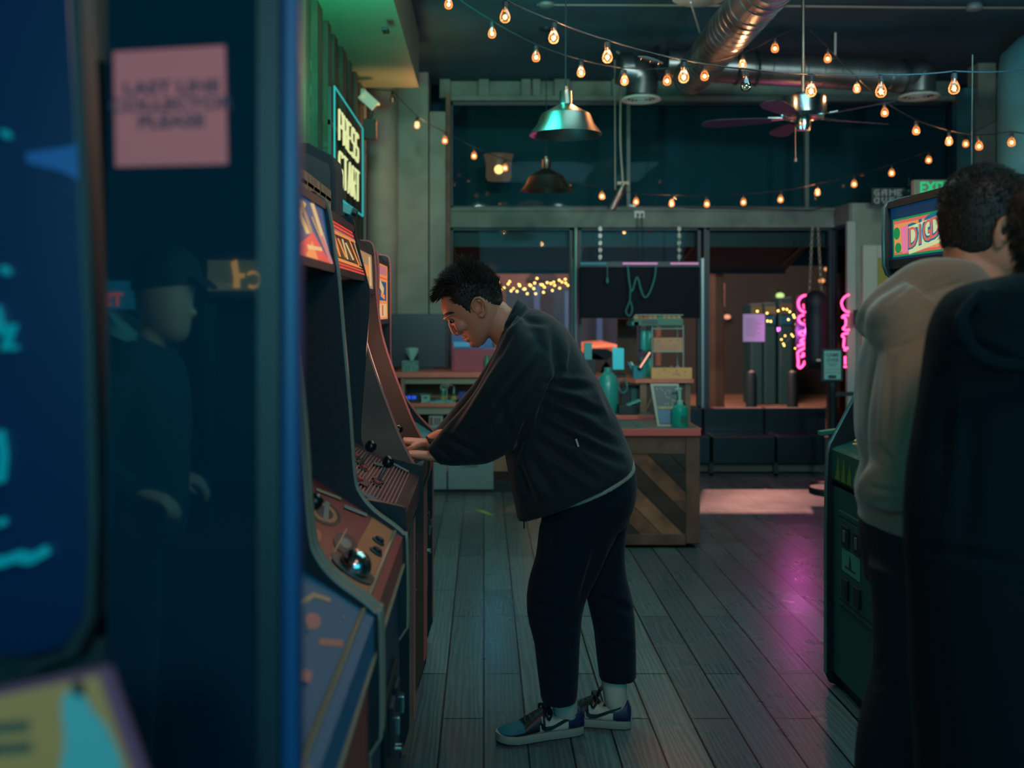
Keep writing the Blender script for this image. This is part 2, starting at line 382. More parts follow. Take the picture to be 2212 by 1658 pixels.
def cabinet(label,group,y0,y1,prof,mside,mtm,mfront,art_m,art_c,scr,cpm,base=-.26,mfar=None,th=0.018,marq=(1.765,1.615),scry=(1.50,1.10)):
    P=smoothprof(prof); xb=P[-1][0]
    poly=P+[(base if base>xb else xb,0.10),(xb-.03,0.0),(BACK,0.0),(BACK,P[0][1]-.06),(BACK+.06,P[0][1])]
    root=thing('arcade_cabinet',label,'arcade machine',(-.6,(y0+y1)/2,0),group)
    for (a,b,mm_) in ((y0,y0+th,mside),(y1-th,y1,mfar or mside)):
        s=MB(mm_).prism(poly,'y',a,b).build('side_panel',root,smooth=30)
        if mtm:
            ym=(a+b)/2
            t=MB(mtm); path=[(BACK+.06,P[0][1])]+P+[(xb-.0,.12)]
            rs=[]
            for i,(x,z) in enumerate(path):
                a_=path[max(0,i-1)]; b_=path[min(len(path)-1,i+1)]; d=Vector((b_[0]-a_[0],0,b_[1]-a_[1])).normalized(); nn=Vector((-d.z,0,d.x))
                if nn.x<0 and i>2: nn=-nn
                if i<=2: nn=Vector((0,0,1)) if nn.z<0.2 else nn
                c=Vector((x,ym,z)); h=(b-a)/2+.0015
                rs.append([c+Vector((0,-h,0))-nn*.002,c+Vector((0,-h*.8,0))+nn*.004,c+Vector((0,h*.8,0))+nn*.004,c+Vector((0,h,0))-nn*.002])
            t.rings(rs); t.build('t_molding',s,smooth=40)
    ya=y0+th; yb=y1-th
    def xat(z,off=0):
        for i in range(len(P)-1):
            if P[i][1]>=z>=P[i+1][1] and P[i][1]>P[i+1][1]:
                t=(P[i][1]-z)/(P[i][1]-P[i+1][1]); return P[i][0]+(P[i+1][0]-P[i][0])*t-off
        return P[-1][0]-off
    zt,zb=marq
    xt=xat(zt,.012); xm=xat(zb,.012)
    # carcass
    MB(mat('cabinet_shell',(16,24,28),0.6)).box((BACK+.01,ya,.02),(BACK+.03,yb,P[0][1]-.03)).prism([(BACK+.03,P[0][1]-.012),(xt-.02,P[0][1]-.012),(xt-.02,P[0][1]-.03),(BACK+.03,P[0][1]-.03)],'y',ya,yb).box((BACK+.03,ya,.06),(xb-.05,yb,.1)).build('carcass',root)
    # marquee
    mq=MB(art_m); mq.prism([(xt,zt),(xm,zb),(xm-.012,zb),(xt-.012,zt)],'y',ya,yb)
    O=Vector((xt,ya,zt)); U=Vector((0,yb-ya,0)); V=Vector((xm-xt,0,zb-zt)); n=Vector((V.z,0,-V.x)); n=-n if n.x<0 else n
    for i,(m_,pts) in enumerate(art_c): artquad(mq,m_,O,U,V,pts,n,1+i*0.8)
    mqo=mq.build('marquee',root)
    rt=MB(m_black).box((xt-.006,ya,zt-.004),(xt+.008,yb,zt+.016)).box((xm-.006,ya,zb-.018),(xm+.008,yb,zb+.002)); rt.build('marquee_retainer',mqo)
    # underside with speaker grille
    sx,sz=xm-.02,zb-.015; ex,ez=-.60,scry[0]+.03
    g=MB(m_grille).prism([(sx,sz),(ex,ez),(ex,ez+.015),(sx,sz+.015)],'y',ya,yb)
    dx=Vector((ex-sx,0,ez-sz)); nn=Vector((dx.z,0,-dx.x)).normalized(); nn=nn if nn.z<0 else -nn
    g.use(m_dark)
    for k in range(9):
        q=Vector((sx,0,sz))+dx*(0.2+k*.06); g.slab([(q.x,ya+.15,q.z),(q.x,yb-.15,q.z),(q.x+dx.x*.025,yb-.15,q.z+dx.z*.025),(q.x+dx.x*.025,ya+.15,q.z+dx.z*.025)],nn,.002)
    g.build('speaker_grille',root)
    # bezel and screen
    bx0,bz0=-.62,scry[0]+.02; bx1,bz1=-.44,scry[1]-.03
    D_=Vector((bx1-bx0,0,bz1-bz0)); N_=Vector((-D_.z,0,D_.x)).normalized(); N_=N_ if N_.x>0 else -N_
    bz=MB(m_gloss).slab([(bx0,ya,bz0),(bx1,ya,bz1),(bx1,yb,bz1),(bx0,yb,bz0)],-N_,.012).build('monitor_bezel',root)
    O=Vector((bx0,ya,bz0)); sc=MB(scr[0])
    U=Vector((0,yb-ya,0)); s_=[O+U*u+D_*v+N_*.003 for u,v in ((.14,.12),(.86,.12),(.86,.9),(.14,.9))]
    sc.slab(s_,N_,.003)
    O2=s_[0]+N_*.003
    random.seed(int(y0*100))
    for k in range(scr[2]):
        u=random.random()*.9; v=random.random()*.9; w_=.03+random.random()*.1; h_=.02+random.random()*.05
        artquad(sc,scr[1][k%len(scr[1])],O2,s_[1]-s_[0],s_[3]-s_[0],[(u,v),(u+w_,v),(u+w_,v+h_),(u,v+h_)],N_,1)
    sc.build('screen',bz)
    # control panel
    cz=[p for p in P if p[1]<1.03 and p[1]>.86]; zf=.955 if prof is not PB else .925
    cxf=xat(zf-.03,.01); cxb=-.44; czb=scry[1]-.035
    cp=MB(cpm[0]).prism([(cxb,czb),(cxf-.02,zf),(cxf,zf-.012),(cxf,zf-.085),(cxf-.03,zf-.11),(cxb,zf-.11)],'y',ya,yb)
    O=Vector((cxb,ya,czb)); U=Vector((0,yb-ya,0)); V=Vector((cxf-.02-cxb,0,zf-czb)); n=Vector((-V.z,0,V.x)); n=n if n.z>0 else -n; n.normalize()
    for i,(m_,pts) in enumerate(cpm[1]): artquad(cp,m_,O,U,V,pts,n,1+i*0.5)
    cpo=cp.build('control_panel',root)
    for kind,u,v,m_ in cpm[2]:
        c=O+U*u+V*v
        if kind=='stick':
            MB(m_black).lathe([(.022,0),(.022,.004),(.008,.008)],c,n,n=20).use(m_chrome).lathe([(.005,.006),(.005,.05)],c,n,n=10).use(m_).lathe([(0.004,.045),(.014,.05),(.0185,.062),(.014,.076),(.002,.081)],c,n,n=20).build('joystick',cpo,smooth=50)
        elif kind=='btn':
            MB(m_black).lathe([(.017,0),(.017,.004),(.013,.006)],c,n,n=20).use(m_).lathe([(.012,.003),(.012,.010),(.009,.013)],c,n,n=20).build('button',cpo,smooth=40)
        elif kind=='ball':
            MB(m_black).lathe([(.055,0),(.055,.004),(.04,.006)],c,n,n=28).use(m_).ball(c+n*.008,.036,n=24,m=14).build('trackball',cpo,smooth=50)
        elif kind=='knob':
            MB(m_).lathe([(.021,0),(.021,.018),(.017,.024),(.002,.025)],c,n,n=24).build('knob',cpo,smooth=40)
    if prof is PB and mfront is not m_cabblack:
        MB(m_tm_grey).box((cxf-.026,ya,zf-.004),(cxf-.016,yb,zf+.006)).box((cxf-.004,ya,zf-.09),(cxf+.006,yb,zf-.080)).build('edge_trim',cpo,bevel=0.002)
    # front and coin door
    fr=MB(mfront).box((base-.03,ya,.06),(base-.005,yb,zf-.10)).use(m_black).box((base-.06,ya,0.0),(base-.04,yb,.07)).build('front_panel',root)
    ym=(ya+yb)/2
    cd=MB(mat('coin_door_metal',(30,38,40),0.4,metal=0.5)).box((base-.005,ym-.14,.30),(base+.006,ym+.14,.66)).build('coin_door',fr,bevel=.003)
    for dy in (-.06,.06):
        MB(m_black).box((base+.006,ym+dy-.035,.52),(base+.016,ym+dy+.035,.63)).use(m_chrome).box((base+.016,ym+dy-.014,.56),(base+.028,ym+dy+.014,.60)).build('coin_slot',cd,bevel=.002)
    MB(m_chrome).lathe([(.012,0),(.012,.012),(.006,.016)],(base+.006,ym+.115,.45),(1,0,0),n=16).build('lock',cd,smooth=40)
    return root
e_blue=glow('marquee_blue',(20,90,140),0.55); e_cream=glow('marquee_cream',(225,190,130),0.75); e_red=glow('marquee_red',(225,70,60),0.75)
e_or=glow('marquee_orange',(235,140,70),0.8); e_dk=glow('marquee_dark',(40,44,44),0.3); e_tan=glow('marquee_tan',(190,150,110),0.6); e_pink=glow('marquee_pink',(205,120,130),0.7)
p_red=mat('print_red',(150,62,58),0.35); p_or=mat('print_orange',(186,110,70),0.4); p_cream=mat('print_cream',(190,150,110),0.4); p_blue=mat('print_blue',(10,92,128),0.6)
p_dk=mat('print_dark',(40,40,42),0.4); p_teal=mat('print_teal',(50,98,98),0.4); p_pink=mat('print_pink',(190,110,104),0.4); p_grey=mat('print_grey',(120,124,118),0.4)
scr_dim=glow('screen_dim',(6,20,26),0.6); s_or=glow('screen_orange',(240,120,60),2.0); s_bl=glow('screen_blue',(30,140,220),1.5); s_gr=glow('screen_green',(30,170,110),1.2)
def circ(u,v,r,asp=1.0,n=14,a0=0,a1=2*pi): return [(u+r*cos(a0+(a1-a0)*k/n),v+r*asp*sin(a0+(a1-a0)*k/n)) for k in range(n)]
def bar(u0,v0,u1,v1,w):
    d=Vector((u1-u0,v1-v0)); d.normalize(); p=Vector((-d.y,d.x))*w/2
    return [(u0+p.x,v0+p.y),(u1+p.x,v1+p.y),(u1-p.x,v1-p.y),(u0-p.x,v0-p.y)]
# A: nearest
artA=[(p_pink,circ(.70,.70,.055,1.0)),(p_pink,bar(.60,.80,.68,.95,.045)),(p_cream,bar(.74,.56,.88,.62,.035)),(p_cream,bar(.86,.60,.90,.74,.035)),(p_cream,bar(.80,.36,.95,.40,.05)),(p_grey,circ(.84,.88,.012)),(p_grey,circ(.62,.6,.012)),(p_pink,circ(.72,.36,.09,.5)),(p_cream,bar(.50,.18,.93,.10,.05)),(p_cream,bar(.86,.08,.93,.3,.05)),(p_pink,circ(.45,.5,.1,.6)),(p_pink,bar(.3,.52,.38,.85,.06)),(p_dk,circ(.8,.1,.05,.7)),(p_grey,circ(.3,.8,.02)),(p_grey,circ(.62,.7,.012)),(p_grey,circ(.2,.6,.015))]
cabinet('nearest arcade machine of the left row, with blue control panel and red front','arcade machines along the left wall',1.22,1.93,PB,m_cabblack,m_tm_grey,m_redf,e_blue,[(e_cream,bar(.1,.2,.9,.7,.1))],(scr_dim,[s_bl],6),
  (p_blue,artA,[('btn',.2,.4,m_btn_r)]),base=-.215)
# B: red playfield control panel with trackball
artB=[(p_or,[(.0,.72),(1,.72),(1,.98),(0,.98)]),(p_dk,circ(.62,.3,.16,1.1)),(p_or,circ(.62,.3,.125,1.1)),(p_dk,circ(.62,.3,.085,1.1)),(p_grey,bar(.52,.36,.78,.26,.05)),
  (p_dk,circ(.42,.62,.13,.9)),(p_grey,circ(.42,.62,.06,.9)),(p_cream,bar(.1,.58,.6,.56,.012)),(p_or,circ(.26,.35,.1,.7)),(p_dk,circ(.26,.35,.05,.7)),(p_cream,bar(.84,.1,.94,.35,.04)),(p_grey,bar(.86,.42,.95,.66,.05))]
cabinet('arcade machine with blue and red marquee and red printed control panel with a shiny trackball','arcade machines along the left wall',1.95,2.60,PB,m_cabnavy,m_tm_grey,m_cabnavy,e_blue,
  [(e_cream,bar(.05,.9,.55,.1,.06)),(e_cream,bar(.3,.05,.5,.6,.08)),(e_tan,bar(.45,.1,.62,.75,.07)),(e_cream,bar(.7,.05,.95,.95,.09)),(e_red,[(.05,1),(.95,1),(.6,.55)]),(e_or,[(.35,.98),(.62,.98),(.55,.7)]),(e_cream,bar(.42,.82,.75,.78,.06)),(e_tan,bar(.62,.3,.9,.9,.05)),(e_pink,bar(.78,.55,.95,.98,.09))],
  (scr_dim,[s_or,s_bl],14),(p_red,artB,[('stick',.28,.2,m_gloss),('knob',.42,.14,p_blue),('btn',.5,.1,m_btn_b),('ball',.2,.78,m_chrome),('btn',.14,.30,m_btn_r),('btn',.7,.88,m_black),('btn',.55,.9,m_black)]),base=-.215,mfar=m_cabblack)
# C: striped control panel with two joysticks
artC=[(p_pink,bar(.02,.08+.045*k,.9,.08+.045*k,.012)) for k in range(20)]+[(p_teal,bar(.05,.1,.05,.9,.06)),(p_dk,bar(.18,.5,.3,.5,.1)),(p_grey,bar(.93,.55,.93,.92,.05)),(p_teal,bar(.7,.45,.78,.6,.06))]
cabinet('black arcade machine with red striped marquee and two ball top joysticks on a striped panel','arcade machines along the left wall',2.62,3.34,PC,m_cabblack,None,m_black,e_dk,
  [(e_red,[(0,0),(1,0),(1,.07),(0,.07)]),(e_red,[(0,.10),(1,.10),(1,.16),(0,.16)]),(e_pink,[(0,.19),(1,.19),(1,.21),(0,.21)]),(e_or,[(0,.23),(1,.22),(1,.27),(.0,.32)]),
   (e_cream,bar(.02,.4,.1,.75,.05)),(e_cream,bar(.14,.34,.22,.72,.05)),(e_or,bar(.26,.3,.3,.75,.06)),(e_or,bar(.36,.38,.48,.72,.05)),(e_cream,bar(.5,.35,.52,.75,.05)),(e_cream,bar(.58,.4,.72,.72,.06)),(e_or,bar(.74,.3,.9,.8,.05)),(e_tan,bar(.9,.3,.97,.8,.05)),
   (e_or,[(0,.80),(.8,.80),(1,.86),(0,.86)]),(e_red,[(0,.89),(1,.89),(1,.93),(0,.93)]),(e_red,[(0,.955),(1,.955),(1,1),(0,1)])],
  (scr_dim,[s_bl,s_gr],10),(mat('panel_dark_red',(84,50,48),0.35),artC,[('stick',.58,.32,m_gloss),('stick',.44,.62,m_gloss),('btn',.50,.38,m_btn_r),('btn',.34,.62,m_btn_r),('btn',.66,.2,m_btn_r),('btn',.24,.42,m_btn_r)]),base=-.29)
# D: tan side, being played
artD=[(p_or,[(0,.1),(1,.1),(1,.4),(0,.4)])]
cabD=cabinet('arcade machine with tan side played by the man in black','arcade machines along the left wall',3.36,3.94,PD,m_tan,m_tm_pink,m_woodf,e_tan,
  [(e_or,bar(.2,.5,.8,.5,.3)),(e_cream,bar(.85,.1,.85,.9,.1))],(glow('screen_game',(60,34,40),1.0),[s_or,s_or,s_bl],26),
  (p_dk,artD,[('stick',.34,.5,m_gloss),('btn',.62,.45,m_btn_r),('btn',.72,.5,m_btn_r),('btn',.2,.6,m_btn_w)]),base=-.275,mfar=m_tanin,marq=(1.72,1.58),scry=(1.46,1.12))
# E: last in the row
cabinet('farthest arcade machine of the left row, black with an orange framed marquee','arcade machines along the left wall',3.96,4.50,PE,m_cabblack,m_tm_pink,m_cabblack,e_or,
  [(e_pink,[(.1,.04),(.9,.04),(.9,.2),(.1,.2)]),(e_red,[(.06,.25),(.94,.25),(.94,.27),(.06,.27)]),(e_blue,[(.2,.32),(.85,.32),(.85,.66),(.2,.66)]),(e_cream,bar(.3,.36,.62,.5,.14)),(e_or,bar(.4,.55,.7,.6,.08)),(e_cream,[(.2,.72),(.85,.72),(.85,.95),(.2,.95)]),(e_red,bar(.5,.74,.5,.93,.1))],
  (scr_dim,[s_or,s_bl],10),(p_teal,[(p_cream,bar(.1,.2,.9,.3,.1)),(p_red,bar(.1,.6,.9,.6,.06))],[('stick',.3,.4,m_btn_w),('btn',.6,.4,m_btn_r),('btn',.72,.45,m_btn_r)]),base=-.25,marq=(1.70,1.46),scry=(1.38,1.12))
# stack on top of the machines
c=MB(mat('crate_planks',(176,132,104),0.8,var=0.4,vscale=5,stretch=(6,6,0.6)))
for k in range(6): c.box((-.53,2.66+k*.112,1.815),(-.51,2.66+k*.112+.105,1.90))
for k in range(5): c.box((-.9+k*.078,2.66,1.815),(-.9+k*.078+.074,2.68,1.90)).box((-.9+k*.078,3.31,1.815),(-.9+k*.078+.074,3.33,1.90))
c.box((-.9,2.66,1.86),(-.51,3.33,1.875)); 
cr=c.build('wooden_crate',bevel=.002,origin=True); tag(cr,'low plank crate lying on top of the machine with the striped marquee','crate')
sp=thing('loudspeaker','dark arched speaker cabinet on the machines below the green neon sign','speaker',(-.75,4.05,1.752))
arch=[(-.60-.32,1.752),(-.60-.32,2.10),(-.60-.30,2.155),(-.60-.2,2.18),(-.60-.1,2.17),(-.605,2.12),(-.595,2.07),(-.595,1.752)]
MB(mat('speaker_cloth',(8,28,36),0.8)).prism(arch,'y',3.99,4.21).build('speaker_box',sp,bevel=.008)
MB(mat('speaker_front',(6,22,30),0.6)).prism([(x*0.86-.1,1.78+(z-1.765)*.86) for x,z in arch],'y',3.975,3.992).build('speaker_front',sp,bevel=.004)
# projector lamp lit teal
pj=thing('small_projector','small pale box lamp between the neon sign and the second marquee','projector',at(748,470,4.3))
MB(mat('teal_plastic',(60,150,150),0.4)).obox(at(749,452,4.3),(.028,.0,-.012),(0,.05,0),(.008,0,.018)).build('lamp_box',pj,bevel=.004)
MB(m_black).lathe([(.016,0),(.016,.02)],at(762,457,4.3),(1,0,-.4),n=16).tube([at(748,460,4.32),Vector((at(748,460,4.32).x,4.32,1.752))],.008).build('bracket',pj,smooth=40)
# ---------------------------------------------------------------- things hanging from the ceiling
m_cable=mat('black_cable',(16,20,22),0.6)
m_bulbglass=glassmat('bulb_glass',(250,225,200),0.10,rough=0.05)
def _rim(m):
    nt=m.node_tree; N=nt.nodes; L=nt.links; lw=N.new('ShaderNodeLayerWeight'); lw.inputs['Blend'].default_value=.35
    em=N.new('ShaderNodeEmission'); em.inputs['Color'].default_value=rgb(255,150,80)
    pw=N.new('ShaderNodeMath'); pw.operation='MULTIPLY'; pw.inputs[1].default_value=.9; L.new(lw.outputs['Facing'],pw.inputs[0]); L.new(pw.outputs[0],em.inputs['Strength'])
    ad=N.new('ShaderNodeAddShader'); o=N['Material Output']; src=o.inputs['Surface'].links[0].from_socket
    L.new(src,ad.inputs[0]); L.new(em.outputs[0],ad.inputs[1]); L.new(ad.outputs[0],o.inputs['Surface'])
_rim(m_bulbglass); m_deadglass=glassmat('dead_bulb_glass',(250,225,200),0.15,rough=0.05)
e_bulb=glow('filament',(255,176,96),28.0); e_halo=glow('filament_coil',(255,150,80),5.0)
m_brass=mat('bulb_cap',(150,110,80),0.35,metal=0.9)
_bulb_mesh={}
def bulb(parent,p,lit=True,s=1.0,drop=0.03):
    """socket, glass globe and filament under a string light cable"""
    key=(lit,round(s,2))
    r=root_loc(parent)
    if key not in _bulb_mesh:
        z=Vector((0,0,0))
        g=MB(m_bulbglass if lit else m_deadglass).lathe([(.011*s,-.012*s),(.013*s,-.018*s),(.0205*s,-.034*s),(.0235*s,-.048*s),(.0205*s,-.062*s),(.012*s,-.070*s),(.001,-.0725*s)],z,n=20,cap=False)
        a=g.build('bulb',None,smooth=60,origin=False)
        k=MB(m_cable).lathe([(.012*s,.018*s),(.0135*s,.010*s),(.0135*s,-.006*s)],z,n=14).use(m_brass).lathe([(.0115*s,-.006*s),(.0115*s,-.02*s)],z,n=14).build('socket',None,smooth=40,origin=False)
        f=MB(e_bulb if lit else m_brass).ball((0,0,-.047*s),.0092*s if lit else .002,n=10,m=8)
        if lit: f.use(e_halo).torus((0,0,-.047*s),.010*s,.0016*s,(0,1,0),n=12,k=5)
        f=f.build('filament',None,smooth=60,origin=False)
        _bulb_mesh[key]=(a.data,k.data,f.data)
        for o in (a,k,f): bpy.data.objects.remove(o)
    da,dk,df=_bulb_mesh[key]
    o=bpy.data.objects.new('bulb',da); COL.objects.link(o); o.parent=parent; o.location=Vector(p)+Vector((0,0,.047*s))-r
    for nm,d in (('socket',dk),('filament',df)):
        q=bpy.data.objects.new(nm,d); COL.objects.link(q); q.parent=o
    return o
def string(label,pts,unlit=(),s=1.0,ends=(None,None)):
    """pts: (px,py,D) of each bulb; the cable hangs a little above"""
    w=[at(*p) for p in pts]
    root=thing('string_lights',label,'string lights',w[0],'strings of round bulbs')
    top=[p+Vector((0,0,.075*s)) for p in w]
    if ends[0] is not None: top=[at(*ends[0])]+top
    if ends[1] is not None: top=top+[at(*ends[1])]
    path=[]
    for a,b in zip(top[:-1],top[1:]):
        path+=cablepts(a,b,(b-a).length*.02,5)[:-1]
    path.append(top[-1])
    MB(m_cable).tube(path,.0035,n=6).build('cable',root,smooth=60)
    for i,p in enumerate(w): bulb(root,p,i not in unlit,s)
    return root
string('string of bulbs from the top left sagging to the fan rod, upper back string',[(919,-20,5.7),(969,10,5.7),(1063,73,5.7),(1158,124,5.7),(1255,157,5.7),(1349,175,5.75),(1441,175,5.8),(1522,165,5.9),(1604,140,6.1),(1674,105,6.3)],ends=((860,-60,5.7),(1733,52,6.5)))
string('nearest string of large bulbs crossing in front of the ducts',[(990,-30,4.3),(1091,37,4.3),(1196,82,4.3),(1312,124,4.3),(1477,167,4.3),(1611,186,4.3),(1752,197,4.3),(1903,198,4.3),(2061,191,4.3)],unlit=(5,),ends=((900,-80,4.3),(2225,150,4.3)))
string('string of bulbs falling from the fan rod towards the right wall',[(1788,127,6.5),(1851,192,6.5),(1911,244,6.6),(1979,283,6.6),(2050,306,6.6),(2115,316,6.6),(2185,308,6.6)],ends=((1736,52,6.5),(2230,290,6.6)))
string('long low string of bulbs hung along the shopfront beam',[(848,215,8.2),(901,271,8.2),(961,304,8.2),(1024,337,8.2),(1091,363,8.2),(1165,392,8.2),(1232,410,8.2),(1300,424,8.2),(1374,436,8.2),(1451,440,8.2),(1527,441,8.2),(1606,437,8.2),(1686,431,8.2),(1766,416,8.2),(1845,398,8.2),(1926,374,8.2),(2006,346,8.2),(2086,311,8.2),(2165,272,8.1)],unlit=(0,5,6),ends=((778,190,8.1),(2215,225,8.0)))
# cable connector on the nearest string
ck=MB(m_cable).tube([at(1378,122,4.3),at(1395,126,4.3),at(1412,131,4.3),at(1432,137,4.3)],[.004,.011,.011,.005],n=10).use(m_brass)
for px in (1385,1405,1422): ck.torus(at(px,124+(px-1378)*.27,4.3),.009,.002,(1,0,-.3),n=12,k=5)
tag(ck.build('cable_connector',None,smooth=50),'black plug joint in the nearest string of bulbs','connector')
# pendant lamps
def pendant(label,px,py,D,topz):
    c=at(px,py,D); root=thing('pendant_lamp',label,'lamp',(c.x,c.y,c.z),'metal barn pendant lamps')
    h=c.z
    sh=MB(m_steel).lathe([(.012,.245),(.034,.242),(.036,.175),(.040,.168),(.075,.148),(.128,.118),(.136,.112),(.158,.06),(.196,.008),(.202,.0),(.198,.0),(.154,.056),(.130,.106),(.07,.140),(.03,.16),(.001,.165)],(c.x,c.y,h),n=56,cap=False)
    s=sh.build('lamp_shade',root,smooth=30)
    MB(m_white).lathe([(.02,.16),(.02,.12),(.001,.119)],(c.x,c.y,h),n=16).build('lamp_socket',s,smooth=40)
    MB(m_steel).lathe([(.012,.24),(.009,.27)],(c.x,c.y,h),n=12).use(m_cable).tube([(c.x,c.y,h+.25),(c.x,c.y,topz)],.0045,n=6).build('cord',root)
    MB(m_dark).lathe([(.05,0),(.05,.02),(.001,.021)],(c.x,c.y,topz-.02),n=20).build('canopy',root,smooth=40)
pendant('nearer brushed metal barn pendant lamp, lit warm, left of the ducts',1222,292,5.5,CEIL)
pendant('farther barn pendant lamp, teal, hanging lower beside the reflected bell lamp',1180,412,7.8,CEIL)
# bell lamp added in place of a lamp reflection in the upper glass
sc=thing('reflected_lamp','glowing frosted bell built in place of a lamp reflection in the upper window','lamp',at(1077,393,10.2))
c=at(1077,392,10.2)
sh=MB(glow('frosted_glow',(110,84,66),0.55)).lathe([(.03,.0),(.115,.012),(.132,.05),(.128,.16),(.142,.25),(.155,.27),(.15,.272),(.12,.16),(.12,.05),(.02,.02)],c,n=32).build('lamp_shade',sc,smooth=50)
MB(glow('reflected_bulb',(255,190,110),3.0)).ball(c+Vector((0,-.17,.1)),.045).build('lamp_bulb',sc,smooth=60)
MB(m_dark).box(c+Vector((-.02,.02,.26)),c+Vector((.02,.2,.30))).build('bracket',sc)
# ducts
def ductline(mb,pts,r,rib=0.12):
    mb.tube(pts,r,n=36)
    for a,b in zip(pts[:-1],pts[1:]):
        a=Vector(a);b=Vector(b);L_=(b-a).length;n=int(L_/rib); d=(b-a).normalized()
        for k in range(1,n): mb.torus(a+d*(k*L_/n),(r if not hasattr(r,'__len__') else r[0])+.001,.0035,d,n=36,k=5)
D0=8.0; rd=.125
du=thing('air_duct','galvanised spiral air duct with a branch coming forward from the ceiling run','duct',at(1700,160,8.0))
z0=at(0,152,8.0).z
a=at(1400,150,8.0); b_=at(1965,165,8.0)
m=MB(m_galv); ductline(m,[at(1440,138,8.0),at(1700,152,8.0),at(1955,166,8.0)],rd,.13); m.build('duct_run',du,smooth=50)
m=MB(m_galv); near=at(1640,-10,5.3); far=at(1492,168,7.75)
ductline(m,[far,near,near+(near-far)*.35],.135,.11); m.build('duct_branch',du,smooth=50)
for px in (1418,1590,1632,1950): MB(m_dark).torus(at(px,138+(px-1440)*.054,8.0),rd+.003,.012,(1,0,0),n=36,k=6).build('duct_strap',du,smooth=50)
for px,py,fl in ((1385,218,-1),(1985,212,1)):
    c=at(px,py,8.0); t=at(px-fl*(-35 if fl<0 else 30)*1.0,148 if fl<0 else 166,8.0)
    e=MB(m_galv); s_=Vector((-fl*.16,0,0))
    e.tube(curvepts([t+Vector((-fl*.06,0,0)),t+Vector((fl*.02,0,-.01)),c+Vector((0,0,.20)),c+Vector((0,0,.04))],4),[.125]*13,n=28)
    e.build('duct_elbow',du,smooth=30)
    g=MB(m_white).lathe([(.10,.04),(.155,.02),(.160,.005),(.15,.0),(.118,.008),(.11,.02)],c,n=40,cap=False).use(m_dark)
    g.lathe([(.112,.018),(.001,.02)],c,n=24).use(m_white)
    for rr in (.03,.06,.09): g.torus(c+Vector((0,0,.008)),rr,.005,n=28,k=5)
    g.build('air_diffuser',du,smooth=50)
m=MB(m_white).tube([at(1492,5,5.9),at(1512,70,6.7)],.006,n=6).tube([at(1805,15,7.9),at(1804,120,7.95)],.008,n=6); m.build('hanger_rod',du)
# round disc lamp at the top edge
d=MB(m_white).lathe([(.16,.03),(.17,.012),(.15,0),(.001,-.002)],at(1512,0,6.2),n=36)
tag(d.build('ceiling_disc',None,smooth=40),'pale round ceiling disc cut by the top edge beside the duct','ceiling fitting')
# conduit with smoke detectors
c=MB(mat('conduit_paint',(120,110,100),0.5)).tube([at(1160,10,7.2),at(1700,13,7.2),at(1960,16,7.2),at(2240,17,7.2)],.009,n=8)
tag(c.build('ceiling_conduit',None,smooth=50),'thin pale conduit running across the dark ceiling','pipe')
for px,py,lb in ((1180,10,'round smoke detector on the conduit above the pendant lamps'),(2104,18,'round smoke detector on the conduit at the top right')):
    k=MB(mat('detector_plastic',(110,116,112),0.5)).lathe([(.03,.05),(.05,.03),(.058,.01),(.05,-.012),(.03,-.018),(.001,-.019)],at(px,py,7.18),n=28)
    tag(k.build('smoke_detector',None,smooth=40),lb,'smoke detector')
# ceiling fan
fc=at(1735,240,6.5); fan=thing('ceiling_fan','chrome ceiling fan with dark blades hanging on a long rod','fan',(fc.x,fc.y,fc.z))
MB(m_chrome).lathe([(.03,.12),(.09,.11),(.142,.09),(.146,.07),(.146,-.02),(.13,-.045),(.08,-.06),(.001,-.06)],fc,n=48).build('motor_housing',fan,smooth=30)
MB(m_steel).lathe([(.012,.11),(.012,CEIL-fc.z)],fc,n=12).lathe([(.05,CEIL-fc.z-.03),(.02,CEIL-fc.z-.08)],fc,n=20).build('rod',fan,smooth=40)
MB(m_chrome).lathe([(.05,-.058),(.052,-.10),(.045,-.125),(.001,-.128)],fc,n=32).build('light_hub',fan,smooth=30)
for k in range(5):
    a=2*pi*k/5+0.30; d=Vector((cos(a),sin(a),0)); t=Vector((-sin(a),cos(a),0)); up=Vector((0,0,1))
    bl=MB(mat('fan_blade',(14,26,44),0.6)); c=fc+Vector((0,0,-.045)); tilt=t*0.97+up*0.2
    pts=[c+d*.20-tilt*.035,c+d*.32-tilt*.055,c+d*.55-tilt*.07,c+d*.63-tilt*.05,c+d*.66,c+d*.63+tilt*.05,c+d*.55+tilt*.07,c+d*.32+tilt*.055,c+d*.20+tilt*.035]
    bl.slab(pts,tilt.cross(d),.006); bo=bl.build('fan_blade',fan,bevel=.002)
    MB(m_chrome).slab([c+d*.10-t*.02,c+d*.22-tilt*.03,c+d*.26,c+d*.22+tilt*.03,c+d*.10+t*.02],up,.008).build('blade_bracket',bo)
p0=fc+Vector((-.05,0,-.1)); pc=MB(m_steel).tube([p0,p0+Vector((0,0,-.21))],.002,n=5).lathe([(.001,0),(.010,-.012),(.012,-.03),(.001,-.04)],p0+Vector((0,0,-.20)),n=12); pc.build('pull_chain',fan)
